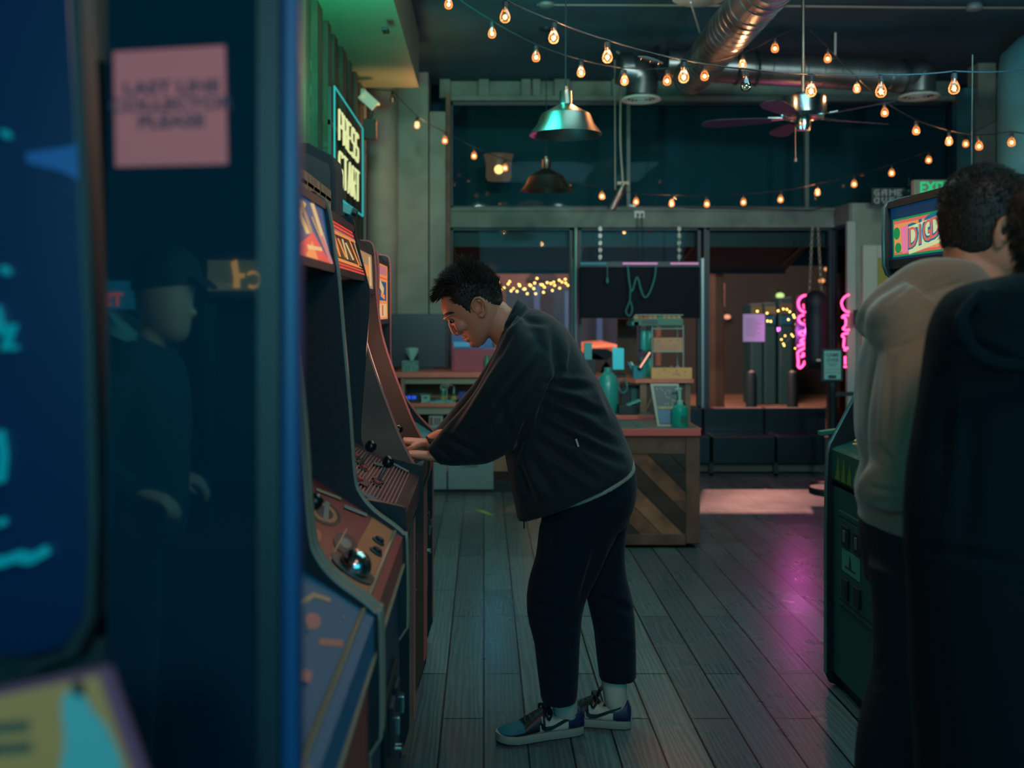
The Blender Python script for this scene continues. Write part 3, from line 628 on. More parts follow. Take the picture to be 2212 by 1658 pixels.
# hanging power drop
pd=thing('power_drop','coiled pale cable hanging from the ceiling in front of the beam','cable',at(1335,395,8.6))
m=MB(mat('pale_cable',(140,136,120),0.5)); m.tube(curvepts([at(1330,108,8.5),at(1344,130,8.5),at(1341,200,8.6),at(1340,300,8.6),at(1345,392,8.6)],6),.008,n=8)
m.tube([at(1328,130,8.6),at(1329,410,8.6)],.005,n=6); m.build('cord',pd,smooth=50)
pts=[]; 
for k in range(120):
    t=k/119; a=k*0.75; c=at(1348-28*t,395+58*t,8.6); pts.append(c+Vector((cos(a)*.035,sin(a)*.035,0)))
MB(m_chrome).tube(pts,.007,n=6).build('coil',pd,smooth=60)
MB(mat('pale_cable')).obox(at(1345,396,8.6),(.05,0,0),(0,.03,0),(0,0,.012)).build('coil_clamp',pd)
# thin line hanging at the right
tag(MB(m_steel).tube([at(2101,118,6.0),at(2099,368,6.0)],.0025,n=5).build('hanging_wire',None),'thin wire hanging down above the hooded man','wire')
# camera on the left corner
cc=thing('security_camera','small security camera with loose wires above the left pier','camera',at(785,205,7.6))
MB(m_white).obox(at(797,218,7.6),(.055,0,-.05),(0,.035,0),(.028,0,.03)).use(m_black).lathe([(.032,0),(.034,.03)],at(806,230,7.6),(.6,0,-.6),n=18).build('camera_body',cc,bevel=.004)
MB(m_white).lathe([(.05,0),(.05,.03),(.02,.04)],at(781,205,7.6),(1,0,0),n=20).tube([at(783,205,7.6),at(793,212,7.6)],.012).build('mount',cc,smooth=40)
MB(m_cable).tube(curvepts([at(800,228,7.6),at(806,245,7.6),at(798,262,7.6),at(812,275,7.6),at(805,295,7.6),at(796,300,7.6),at(792,330,7.6)],5),.006,n=6).box(at(788,262,7.65),at(812,298,7.55)).build('wire_box',cc)
tag(MB(mat('conduit_paint')).tube([at(787,228,8.1),at(787,520,8.1)],.016,n=10).tube([at(779,222,8.15),at(779,560,8.15)],.02,n=10).build('wall_conduit',None,smooth=50),'vertical conduit in the corner beside the left pier','pipe')
tag(MB(m_black).obox(at(833,66,6.0)+Vector((0,0,-.0)),(.02,0,0),(0,.05,0),(0,0,.008)).build('soffit_vent',None,bevel=.003),'small dark vent in the green lit soffit','vent')
# neon lettering on the left wall
m_neon=glow('neon_white',(222,228,160),0.95)
ns=thing('neon_sign','pale glowing neon sign in block letters mounted on the left wall','neon sign',(LX+.05,6.7,2.3))
GL={'P':[[(0,0),(0,1),(.8,1),(.8,.5),(0,.5)]],'R':[[(0,0),(0,1),(.8,1),(.8,.5),(0,.5)],[(.35,.5),(.8,0)]],'E':[[(.8,1),(0,1),(0,0),(.8,0)],[(0,.5),(.6,.5)]],'S':[[(.8,.9),(.7,1),(.1,1),(0,.85),(0,.6),(.1,.5),(.7,.5),(.8,.4),(.8,.15),(.7,0),(.1,0),(0,.1)]],
 'T':[[(0,1),(.8,1)],[(.4,1),(.4,0)]],'A':[[(0,0),(.4,1),(.8,0)],[(.15,.35),(.65,.35)]]}
def neonword(txt,y0,y1,z0,z1,x,parent,mt,r=.0075):
    n=len(txt); w_=(y1-y0)/n
    for i,ch in enumerate(txt):
        m=MB(mt)
        for st in GL[ch]: m.tube([(x,y0+w_*(i+u*.82),z0+(z1-z0)*v) for u,v in st],r,n=8)
        m.build('neon_letter',parent,smooth=60)
neonword('PRESS',6.2,7.2,2.56,2.75,LX+.10,ns,m_neon); neonword('START',6.2,7.25,2.28,2.49,LX+.10,ns,m_neon)
fr=MB(glow('neon_teal',(20,150,150),1.2)); x=LX+.10
fr.tube([(x,6.0,2.85),(x,7.4,2.85),(x,7.4,2.2),(x,6.0,2.2),(x,6.0,2.85)],.006,n=6).build('neon_border',ns)
MB(m_black).box((LX+.06,6.0,2.35),(LX+.075,7.4,2.38)).box((LX+.06,6.0,2.62),(LX+.075,7.4,2.65)).box((LX+.06,6.0,2.2),(LX+.08,6.03,2.85)).box((LX+.0,6.1,2.5),(LX+.07,6.13,2.53)).box((LX+.0,7.2,2.5),(LX+.07,7.23,2.53)).build('sign_frame',ns)
# ---------------------------------------------------------------- counters, bench and things at the back
m_edge=mat('counter_edge',(206,112,88),0.5,var=0.15,vscale=6)
m_top=mat('counter_top',(96,110,104),0.35,var=0.2,vscale=4)
m_ply=mat('shelf_ply',(150,118,92),0.6,var=0.2,vscale=5)
m_apron=mat('pale_apron',(128,132,110),0.6)
m_doorw=mat('white_cabinet_door',(110,136,132),0.4)
def px2(px,D): return (px-HX)*D/F
def pz(py,D): return EYE-(py-HY)*D/F
# --- back shelf unit
D=8.2; sh=thing('shelf_unit','wooden shelf unit with white cupboards below, standing left of the window','shelf',(px2(960,D),D+.2,0))
xl=px2(866,D); xr=px2(1068,D); 
MB(m_edge).box((px2(853,D),D-.02,pz(815,D)),(.35,D+.55,pz(803,D))).build('shelf_board',sh,bevel=.003)
MB(m_edge).box((xl,D,pz(879,D)),(.35,D+.5,pz(870,D))).build('shelf_board',sh,bevel=.003)
m=MB(m_apron).box((xl,D+.03,pz(829,D)),(.33,D+.05,pz(815,D))).box((xl,D+.03,pz(895,D)),(.33,D+.05,pz(879,D))); m.build('apron',sh)
m=MB(m_ply).box((xl,D,0.1),(xl+.03,D+.5,pz(815,D))).box((.30,D,0.1),(.33,D+.5,pz(815,D))).box((xl,D+.46,.1),(.33,D+.5,pz(815,D))); m.build('carcass',sh)
for a,b in ((xl+.03,px2(965,D)),(px2(968,D),px2(1066,D))):
    dd=MB(m_doorw).box((a,D-.015,pz(1056,D)),(b,D+.01,pz(992,D))).build('cupboard_door',sh,bevel=.004)
    MB(m_steel).box(((a+b)/2-.06,D-.03,pz(1005,D)),((a+b)/2+.06,D-.015,pz(1001,D))).build('handle',dd)
MB(m_black).box((xl,D+.02,0),(.33,D+.4,.10)).build('plinth',sh)
top=pz(803,D); mid=pz(870,D)
tv=thing('display_screen','large dark flat screen turned off, standing on the back shelf','screen',(px2(908,8.55),8.55,top))
MB(mat('dark_screen',(8,38,50),0.35)).box((px2(846,8.55),8.52,top+.02),(px2(966,8.55),8.56,pz(678,8.55))).build('panel',tv,bevel=.004)
MB(m_black).box((px2(963,8.55),8.50,top+.015),(px2(970,8.55),8.57,pz(677,8.55))).box((px2(880,8.55),8.5,top),(px2(940,8.55),8.6,top+.02)).build('stand',tv)
tb=thing('tissue_box','pale patterned tissue box with a tissue pulled up, on the back shelf','tissue box',(px2(886,8.2),8.24,top))
MB(mat('tissue_box_card',(96,150,136),0.7,var=0.3,vscale=60)).box((px2(868,8.2),8.20,top),(px2(904,8.2),8.33,pz(779,8.2))).build('box',tb,bevel=.002)
z=pz(779,8.2); cx=px2(888,8.2)
MB(mat('tissue_paper',(130,180,160),0.8)).rings([[Vector((cx+r*cos(a)*(1+.25*sin(3*a)),8.26+r*.6*sin(a),z+h)) for a in [2*pi*i/14 for i in range(14)]] for r,h in ((.012,0),(.026,.03),(.045,.07),(.05,.10),(.03,.108))]).build('tissue',tb,smooth=60)
tag(MB(mat('red_board',(150,66,78),0.6)).box((px2(980,8.3),8.28,top),(px2(1075,8.3),8.36,pz(753,8.3))).box((px2(976,8.3),8.28,top),(px2(980,8.3),8.36,pz(742,8.3))).build('red_case',None,bevel=.004),'dull red flat case standing on the back shelf behind the face of the man','case')
mo=thing('monitor','blue glowing monitor seen under the chin of the man','monitor',(px2(1000,8.7),8.7,top))
MB(m_black).box((px2(972,8.7),8.68,top),(px2(1068,8.7),8.74,pz(690,8.7))).build('monitor_frame',mo,bevel=.004)
MB(glow('blue_screen',(14,64,110),0.7)).box((px2(976,8.7),8.672,top+.1),(px2(1063,8.7),8.681,pz(696,8.7))).use(glow('blue_screen_light',(40,130,160),0.7)).box((px2(980,8.7),8.668,pz(748,8.7)),(px2(1040,8.7),8.673,pz(738,8.7))).build('screen',mo)
for i,(px,c) in enumerate(((1052,(40,130,100)),(1063,(60,150,110)))):
    tag(MB(mat('green_pack%d'%i,c,0.5)).lathe([(.022,0),(.026,.02),(.026,.09),(.012,.12),(.012,.14)],(px2(px,8.25),8.25,top),n=16).build('green_bottle',None,smooth=40),['small green bottle behind the chin, left one','small green bottle behind the chin, right one'][i],'bottle')
# shelf contents
def small(name,label,cat,mt,a,b,D=8.25,zb=None,bev=.003,dp=.1):
    return tag(MB(mt).box((px2(a[0],D),D,zb if zb is not None else pz(b[1],D)),(px2(b[0],D),D+dp,pz(a[1],D))).build(name,None,bevel=bev),label,cat)
bw=MB(mat('pale_bowl',(120,150,136),0.5)).lathe([(.05,0),(.09,.03),(.12,.05),(.122,.052),(.08,.03),(.03,.01)],(px2(902,8.3),8.44,mid),n=28); tag(bw.build('bowl',None,smooth=40),'pale shallow bowl on the upper compartment of the back shelf','bowl')
ck=thing('digital_clock','black digital clock with blue digits on the back shelf','clock',(px2(888,8.2),8.2,mid))
MB(m_black).box((px2(878,8.2),8.2,mid),(px2(906,8.2),8.27,pz(851,8.2))).build('case',ck,bevel=.004)
dg=MB(glow('blue_digits',(30,90,255),2.0)); textmesh(dg,'10:35',(px2(888,8.195),8.197,pz(861,8.2)),(1,0,0),(0,0,1),.024,.002,space=1.1); dg.build('digits',ck)
wb=thing('white_timer','small white box timer on the shelf beside the clock','timer',(px2(919,8.2),8.2,mid))
MB(mat('timer_white',(110,160,150),0.5)).box((px2(910,8.2),8.2,mid),(px2(929,8.2),8.26,pz(853,8.2))).build('case',wb,bevel=.003)
MB(m_dark).box((px2(915,8.2),8.197,pz(860,8.2)),(px2(923,8.2),8.2,pz(857,8.2))).build('display',wb)
for px,lb in ((957,'green bottle with yellow label on the back shelf'),(980,'dark green bottle with a gold neck on the back shelf')):
    b=thing('bottle',lb,'bottle',(px2(px,8.25),8.28,mid),'bottles on the back shelf')
    MB(mat('bottle_green',(40,120,100),0.25) if px<970 else mat('bottle_dark',(20,60,56),0.25)).lathe([(.02,0),(.026,.01),(.026,.09),(.014,.115),(.013,.135)],(px2(px,8.25),8.28,mid),n=18).build('glass',b,smooth=40)
    MB(mat('label_yellow',(150,140,80),0.5)).lathe([(.0268,.02),(.0268,.055)],(px2(px,8.25),8.28,mid),n=18,cap=False).build('label',b,smooth=40)
sw=MB(mat('pale_letter',(120,140,130),0.5)); textmesh(sw,'OK',(px2(966,8.15),8.17,pz(838,8.2)),(.87,0,.5),(-.5,0,.87),.05,.006); sw.box((px2(964,8.15),8.17,mid),(px2(966,8.15),8.178,pz(838,8.2)))
tag(sw.build('desk_sign',None),'small slanting pale letter sign behind the bottles on the shelf','sign')
small('blue_tin','blue tin lying at the right of the back shelf','tin',mat('tin_blue',(20,50,120),0.4),(990,846),(1020,870),zb=mid)
tag(MB(mat('papers_teal',(90,160,150),0.7)).box((px2(925,8.2),8.2,mid),(px2(984,8.2),8.4,mid+.012)).box((px2(940,8.2),8.21,mid+.012),(px2(978,8.2),8.38,mid+.02)).build('paper_stack',None),'flat stack of papers lying on the middle board of the back shelf','papers')
pc=MB(mat('pack_white',(140,150,140),0.6)).box((px2(926,8.2),8.25,pz(925,8.2)),(px2(956,8.2),8.32,pz(899,8.2))).use(mat('pack_red',(120,60,64),0.6)).box((px2(928,8.2),8.247,pz(920,8.2)),(px2(934,8.2),8.25,pz(902,8.2))).use(p_dk)
for k in range(3): pc.box((px2(938+k*5,8.2),8.247,pz(919,8.2)),(px2(940.5+k*5,8.2),8.25,pz(903,8.2)))
pc.use(mat('teal_tub',(40,110,116),0.5)).box((px2(924,8.2),8.24,pz(940,8.2)),(px2(956,8.2),8.34,pz(925,8.2)))
tag(pc.build('printed_carton',None),'white and red printed carton on a teal tub in the lower compartment','carton')
# --- front reception counter with slanted planks
D=6.29; xR=px2(1511,D); xL=.62; zt=pz(925,D); rc=thing('reception_counter','low counter clad in slanted reclaimed planks with a red edged top','counter',((xL+xR)/2,D+.3,0))
MB(m_top).box((xL,D-.02,zt-.012),(xR+.01,D+.5,zt)).use(mat('counter_red_edge',(206,92,84),0.5)).box((xL,D-.03,zt-.044),(xR+.012,D-.018,zt+.001)).box((xR,D-.03,zt-.044),(xR+.012,D+.5,zt+.001)).build('counter_top',rc,bevel=.002)
m_pl=[mat('plank%d'%i,c,0.75,var=0.35,vscale=7,bump=.3,bscale=30) for i,c in enumerate(((150,98,74),(96,66,58),(184,124,92),(64,56,50),(124,86,68),(80,60,52)))]
fx0=xL; fx1=px2(1481,D); fz0=.09; fz1=zt-.16
cl=MB(m_pl[0]); N_=16; wpl=.098*1.41; k=0; random.seed(3); order=[4,0,5,1,2,5,0,3,3,4,2,3,1,0,5,2,4,1,3,0]
def clip(poly,ax,v,keep):
    out=[]
    for i in range(len(poly)):
        a=poly[i]; b=poly[(i+1)%len(poly)]; ia=(a[ax]-v)*keep>=0; ib=(b[ax]-v)*keep>=0
        if ia: out.append(a)
        if ia!=ib: t=(v-a[ax])/(b[ax]-a[ax]); out.append((a[0]+(b[0]-a[0])*t,a[1]+(b[1]-a[1])*t))
    return out
s0=fx0+fz0
for i in range(22):
    c0=s0+i*wpl-.05; poly=[]
    # strip between x+z*1.0=c0.. descending to the right
    a=c0+.002; b=c0+wpl-.002
    strips=[[(a-2,2),(b-2,2),(b+1,-1),(a+1,-1)]] if i%3 else [[(a-2,2),(b-2,2),(b-.30,.30),(a-.30,.30)],[(a-.298,.298),(b-.298,.298),(b+1,-1),(a+1,-1)]]
    for j,po in enumerate(strips):
        po=clip(clip(clip(clip(po,0,fx0,1),0,fx1,-1),1,fz0,1),1,fz1,-1) if len(po)>2 else po
        if len(po)>2: cl.use(m_pl[order[(i+j*3)%len(order)]%6]); cl.prism(po,'y',D-.006-.003*(i%3),D+.01)
cl.build('plank_cladding',rc)
fr=MB(mat('counter_frame',(128,92,74),0.75,var=0.4,vscale=5,bump=.3)).box((fx1,D-.015,.03),(xR,D+.02,zt-.044)).box((xL,D-.012,zt-.16),(fx1-.002,D+.02,zt-.044)).box((xL,D-.012,.02),(fx1-.002,D+.02,.09))
fr.box((xR-.03,D+.02,.02),(xR,D+.48,zt-.044)).box((xL,D+.02,.02),(xL+.03,D+.48,zt-.044)).box((xL,D+.45,.02),(xR,D+.48,zt-.044)); fr.build('counter_frame',rc,bevel=.003)
D2=6.95; z2=pz(896,D2); mc=thing('side_desk','desk with a red edge standing directly behind the plank counter','desk',(1.0,7.1,0))
MB(m_top).box((.55,D2-.01,z2-.025),(px2(1413,D2),D2+.2,z2)).use(mat('counter_red_edge')).box((.55,D2-.02,z2-.03),(px2(1413,D2),D2-.01,z2)).build('desk_top',mc,bevel=.002)
MB(mat('desk_front',(90,92,84),0.6,var=.2)).box((.55,D2+.0,0),(px2(1413,D2)-.01,D2+.02,z2-.03)).box((px2(1413,D2)-.03,D2+.02,0),(px2(1413,D2)-.01,D2+.18,z2-.03)).build('desk_body',mc)
# --- tall counter behind
D3=7.45; z3=pz(818,D3); tc=thing('tall_counter','tall L shaped wooden counter carrying the snack rack','counter',(px2(1440,D3),D3+.3,0))
xa=px2(1373,D3); xb=px2(1499,D3)
MB(m_edge).prism([(xa,D3),(xb,D3),(xb,D3+.5),(xa-.02,D3+.5),(.74,D3+1.0),(.55,D3+.7),(px2(1300,D3+.3),D3+.3)],'z',z3-.032,z3).build('counter_top',tc,bevel=.002)
MB(mat('counter_post',(128,98,76),0.7,var=.2)).box((px2(1384,D3),D3+.03,0),(px2(1398,D3),D3+.07,z3-.032)).box((xb-.06,D3+.03,0),(xb-.02,D3+.07,z3-.032)).use(mat('counter_wood_panel',(78,60,50),0.7,var=.3,vscale=6)).box((px2(1398,D3),D3+.05,0),(xb-.06,D3+.065,z3-.032)).build('counter_leg',tc)
MB(mat('counter_post')).slab([(px2(1396,D3),D3+.04,pz(884,D3)),(px2(1400,D3),D3+.04,pz(884,D3)),(px2(1424,D3),D3+.04,pz(836,D3)),(px2(1420,D3),D3+.04,pz(836,D3))],(0,1,0),.01).build('brace',tc)
# things on and under it
rk=thing('snack_rack','white wire snack rack with two tiers on the tall counter','rack',(px2(1443,D3),D3+.15,z3))
def wire(m,pts,r=.005): m.tube(pts,r,n=6)
x1=px2(1411,D3); x2_=px2(1479,D3); zr=[z3,pz(760,D3),pz(704,D3)]
m=MB(mat('rack_wire',(130,150,140),0.4))
for y in (D3+.05,D3+.28):
    for x in (x1,x2_): wire(m,[(x,y,z3),(x,y,zr[2])])
    for z in zr[1:]: wire(m,[(x1,y,z),(x2_,y,z)])
    wire(m,[(x1,y,zr[2]-.02),(x2_,y,zr[2]-.02)])
for x in (x1,x2_):
    for z in zr[1:]: wire(m,[(x,D3+.05,z),(x,D3+.28,z)])
for z in zr[1:2]:
    for k in range(1,8): wire(m,[(x1+(x2_-x1)*k/8,D3+.05,z),(x1+(x2_-x1)*k/8,D3+.28,z)],.002)
m.build('frame',rk)
def carton(label,a,b,D,zb,mt,txt,dp=.16,cat='box'):
    r=thing('snack_box',label,cat,(px2((a[0]+b[0])/2,D),D,zb),'snack boxes on the tall counter')
    MB(mt).box((px2(a[0],D),D,zb),(px2(b[0],D),D+dp,pz(a[1],D))).build('box',r,bevel=.002)
    m=MB(p_dk); w_=px2(b[0],D)-px2(a[0],D); h_=pz(a[1],D)-zb; random.seed(a[0])
    if txt: textmesh(m,txt,(px2((a[0]+b[0])/2,D),D-.001,zb+h_*.42),(1,0,0),(0,0,1),h_*.22,.001)
    for k in range(14):
        u=random.random()*.8+.08; v=random.random()*.7+.1
        m.use(random.choice([p_dk,p_pink,p_grey])); m.box((px2(a[0],D)+w_*u,D-.001,zb+h_*v),(px2(a[0],D)+w_*(u+.05),D,zb+h_*(v+.05)))
    m.build('print',r); return r
m_ybox=mat('yellow_card',(190,130,92),0.6,var=.15,vscale=10)
carton('yellowish snack box on the upper tier of the wire rack',(1411,729),(1475,757),D3+.06,pz(759,D3),m_ybox,'',.2)
carton('wider yellow snack box with green print, at the foot of the wire rack',(1407,794),(1495,818),D3+.0,z3,mat('yellow_card2',(214,150,90),0.6),'',.045)
gb=thing('candy_tray','long green tray of wrapped sweets on top of the wire rack','tray',(px2(1425,D3),D3+.15,zr[2]))
z4=pz(703,D3); MB(mat('green_tray',(60,100,76),0.6)).box((px2(1370,D3),D3+.02,z4),(px2(1477,D3),D3+.3,pz(688,D3))).use(mat('green_side',(30,110,100),0.5)).box((px2(1366,D3),D3+.02,z4-.0),(px2(1381,D3),D3+.3,pz(694,D3))).use(p_dk).box((px2(1388,D3),D3+.015,pz(699,D3)),(px2(1421,D3),D3+.02,pz(691,D3))).build('tray',gb,bevel=.002)
random.seed(8); m=MB(p_cream)
for k in range(10): m.use(random.choice([p_cream,p_or,mat('mint',(60,140,110),.5)])); m.ball((px2(1378+k*10.4,D3),D3+.1,pz(686,D3)),.022,n=10,m=6,sc=(1,1,.7))
m.build('sweets',gb,kind='stuff'); m=MB(mat('rack_wire')).tube([(px2(1372,D3),D3+.02,pz(680,D3)),(px2(1477,D3),D3+.02,pz(680,D3))],.004).build('rim',gb)
for px,c,lb in ((1391,(50,150,140),'pale teal can on the left edge of the wire rack'),(1403,(40,140,120),'green can beside the wire rack')):
    k=MB(mat('can%d'%px,c,0.35)).lathe([(.024,0),(.027,.008),(.027,.135),(.02,.15)],(px2(px,D3+.2),D3+.2,pz(757,D3)),n=18)
    o=k.build('drink_can',None,smooth=40); tag(o,lb,'can')
    o2=o.copy(); o2.location.z=z3; COL.objects.link(o2); tag(o2,lb.replace('can','can standing on the counter below,',1)[:80],'can')
rs=MB(mat('rack_shelf_teal',(20,70,76),0.5)).box((px2(1384,D3+.2),D3+.12,pz(757,D3)-.012),(px2(1411,D3+.2),D3+.3,pz(757,D3)))
for x in (1385,1410): rs.box((px2(x,D3+.2)-.004,D3+.28,z3),(px2(x,D3+.2)+.004,D3+.29,pz(700,D3)))
tag(rs.build('side_shelf',None),'narrow teal shelf stand left of the wire rack holding cans','shelf')
random.seed(5)
for k,(px,c) in enumerate(((1422,(40,60,66)),(1436,(60,70,60)),(1450,(120,100,70)),(1464,(130,130,150)))):
    b=MB(mat('treat%d'%k,c,0.3)).lathe([(.018,0),(.024,.02),(.022,.07),(.012,.09)],(px2(px,D3+.15),D3+.15,z3),n=14); tag(b.build('treat_jar',None,smooth=40),'small jar on the counter inside the rack, %s'%(['far left one','second from left','second from right','far right one'][k]),'jar',None)
# tablet stand
ts=thing('payment_tablet','bright cyan tablet on a stand at the left end of the tall counter','tablet',at(1338,803,7.6))
zz=z3; xx=px2(1336,7.6)
MB(mat('cyan_back',(60,190,200),0.35,emit=(20,120,130),es=.35)).prism([(px2(1324,7.6),pz(798,7.6)),(px2(1348,7.6),pz(798,7.6)),(px2(1348,7.6),pz(752,7.6)),(px2(1323,7.6),pz(750,7.6))],'y',7.6,7.615).build('tablet_body',ts,bevel=.003)
MB(m_black).box((px2(1322,7.6),7.6,zz),(px2(1352,7.6),7.75,zz+.02)).build('stand_base',ts,bevel=.004)
cr=MB(mat('reader_teal',(40,110,130),0.4)).obox(at(1362,792,7.6),(.02,0,-.035),(0,.03,0),(.008,0,.006)).use(m_white).obox(at(1368,790,7.62),(.02,0,-.03),(0,.02,0),(.006,0,.004)); tag(cr.build('card_reader',None,bevel=.002),'slanted card reader between tablet and rack','card reader')
st=thing('handheld_scanner','dark handheld scanner with lit keys leaning beside the rack','scanner',at(1392,790,7.5))
MB(m_gloss).obox(at(1392,778,7.5),(.045,0,.07),(0,.02,0),(-.012,0,.01)).build('body',st,bevel=.004)
m=MB(glow('key_warm',(240,170,140),1.2))
for k in range(5): q=at(1385+k*4.2,790-k*6.5,7.475); m.obox(q,(.008,0,.012),(0,.003,0),(-.005,0,.004))
m.build('keys',st)
small('bag_cyan','teal cloth pouch on the tall counter below the scanner','pouch',mat('pouch_teal',(30,120,130),0.7),(1368,790),(1390,818),7.5,zb=z3)
# jug and cables under the counter
jg=MB(mat('green_jug',(40,130,120),0.3)).lathe([(.07,0),(.078,.02),(.078,.20),(.06,.26),(.03,.29),(.028,.32)],(px2(1313,7.15),7.15,z2),n=24); tag(jg.build('plastic_jug',None,smooth=40),'translucent green jug on the desk behind the back of the man','jug')
wr=MB(mat('teal_cable',(50,120,120),.5)).tube(curvepts([at(1338,820,7.5),at(1336,835,7.45),at(1344,848,7.45),at(1354,842,7.45),at(1354,830,7.45),at(1350,818,7.5)],6),.007,n=6); tag(wr.build('hanging_cable',None,smooth=50),'looped teal cable hanging under the tall counter','cable')
pr=thing('receipt_printer','dark receipt printer with pale paper on the desk under the tall counter','printer',(px2(1358,7.2),7.1,z2)); MB(m_black).box((px2(1335,7.05),7.0,z2),(px2(1378,7.05),7.14,z2+.06)).build('body',pr,bevel=.004)
MB(mat('papers_teal')).obox((px2(1368,7.05),7.07,z2+.075),(.05,0,.02),(0,.05,0),(-.001,0,.003)).build('paper',pr)
tag(MB(mat('under_shelf',(24,96,96),0.6)).box((px2(1360,7.7),7.62,z2-.1),(px2(1384,7.7),7.7,pz(832,7.7))).use(p_dk).box((px2(1340,7.7),7.65,.3),(px2(1362,7.7),7.7,pz(832,7.7))).build('storage_crate',None),'teal storage crate under the tall counter','crate')
sc_=MB(mat('teal_plastic')).box((px2(1262,7.9),7.9,z3),(px2(1279,7.9),7.93,pz(740,7.9))).use(m_black).box((px2(1262,7.9),7.88,z3),(px2(1287,7.9),8.0,pz(776,7.9))); tag(sc_.build('label_printer',None,bevel=.003),'teal and black label printer right behind the shoulder of the man','printer')
# sign holder and pump bottle on the front counter
sg=thing('photo_board','white framed board with photos standing on the plank counter','sign',(px2(1440,6.4),6.4,zt))
A_=at(1408,830,6.45); 
def bq(u,v,y=0):
    x0=px2(1408+12*v,6.42); x1=px2(1470+5*v,6.42); z_=pz(830,6.42)*(1-v)+zt*v
    return Vector((x0+(x1-x0)*u,6.42-.0+y-(v-1)*.06,z_))
m=MB(mat('frame_cream',(150,146,128),0.5)); m.slab([bq(0,0),bq(1,0),bq(1,1),bq(0,1)],(0,1,0),.012); m.build('frame',sg)
m=MB(mat('photo_dark',(40,58,60),0.4)); m.slab([bq(.1,.05,-.002),bq(.93,.05,-.002),bq(.93,.95,-.002),bq(.1,.95,-.002)],(0,-1,0),.001)
m.use(mat('photo_teal',(20,90,120),.4)).slab([bq(.12,.62,-.004),bq(.91,.62,-.004),bq(.91,.93,-.004),bq(.12,.93,-.004)],(0,-1,0),.001)
random.seed(2); m.use(mat('photo_light',(110,130,120),.5))
for k in range(26):
    u=.14+random.random()*.72; v=.08+random.random()*.40; m.slab([bq(u,v,-.004),bq(u+.05,v,-.004),bq(u+.05,v+.03,-.004),bq(u,v+.03,-.004)],(0,-1,0),.001)
m.use(mat('photo_band',(140,116,70),.5)).slab([bq(.1,.53,-.004),bq(.93,.53,-.004),bq(.93,.60,-.004),bq(.1,.60,-.004)],(0,-1,0),.001)
m.use(mat('photo_letters',(210,200,150),.5)); textmesh(m,'PARTY HUT',bq(.5,.59,-.006),(1,0,0),(0,0,1),.013,.001); m.build('photos',sg)
pb=thing('pump_bottle','teal sanitizer pump bottle on the plank counter','bottle',(px2(1471,6.35),6.38,zt))
c=(px2(1471,6.35),6.38,zt)
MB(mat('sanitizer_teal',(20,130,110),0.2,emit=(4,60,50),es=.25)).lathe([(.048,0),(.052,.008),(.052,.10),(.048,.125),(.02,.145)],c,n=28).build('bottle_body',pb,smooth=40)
MB(mat('pump_white',(130,170,150),0.35)).lathe([(.02,.145),(.02,.17),(.008,.172),(.008,.235),(.013,.238),(.013,.25)],c,n=16).tube([(c[0],c[1],zt+.244),(c[0]-.035,c[1]-.01,zt+.24)],.007).build('pump',pb,smooth=40)
MB(mat('bottle_label',(20,80,70),.5)).box((c[0]-.005,c[1]-.0535,zt+.03),(c[0]+.03,c[1]-.0505,zt+.075)).build('label',pb)
wt=MB(mat('rack_wire'))
for k in range(5): wt.tube(curvepts([(c[0]-.01+.0*k,c[1]+.17,zt+.1),(c[0]-.03+.02*k,c[1]+.17,zt+.14),(c[0]-.01,c[1]+.17,zt+.185)],4),.003,n=5)
wt.use(m_gloss).ball((c[0]+.04,c[1]+.18,zt+.115),.035).box((c[0]+.0,c[1]+.15,zt),(c[0]+.05,c[1]+.20,zt+.1)); tag(wt.build('headphones',None,smooth=50),'small dark gadget with pale wires behind the pump bottle','gadget')
tag(MB(mat('teal_mat',(16,104,104),.5)).box((1.02,6.34,zt),(px2(1377,6.4),6.5,zt+.004)).build('counter_mat',None),'flat teal mat lying on the plank counter','mat')
# --- bench of cushions
D4=9.03; be=thing('padded_bench','low black padded bench in front of the right window','bench',(px2(1640,D4),9.25,0))
m_cush=mat('black_vinyl',(14,26,32),0.28)
e=[px2(v,D4) for v in (1440,1537,1677,1784)]
for a,b in zip(e[:-1],e[1:]):
    MB(m_cush).box((a+.004,D4,.10),(b-.004,D4+.32,.362)).build('seat_cushion',be,bevel=.015)
e2=[px2(v,9.38) for v in (1440,1518,1650,1784)]
for a,b in zip(e2[:-1],e2[1:]): MB(m_cush).box((a+.003,9.36,.34),(b-.003,9.44,pz(880,9.4))).build('back_cushion',be,bevel=.012)
m=MB(mat('bench_base',(70,72,66),.7)).box((px2(1440,D4),9.08,.03),(px2(1784,D4),9.12,.1)).use(m_black)
for v in (1537,1677): m.box((px2(v,D4)-.02,9.04,0),(px2(v,D4)+.02,9.1,.12))
m.box((px2(1440,D4),9.04,0),(px2(1784,D4),9.08,.02)); m.build('bench_base',be)
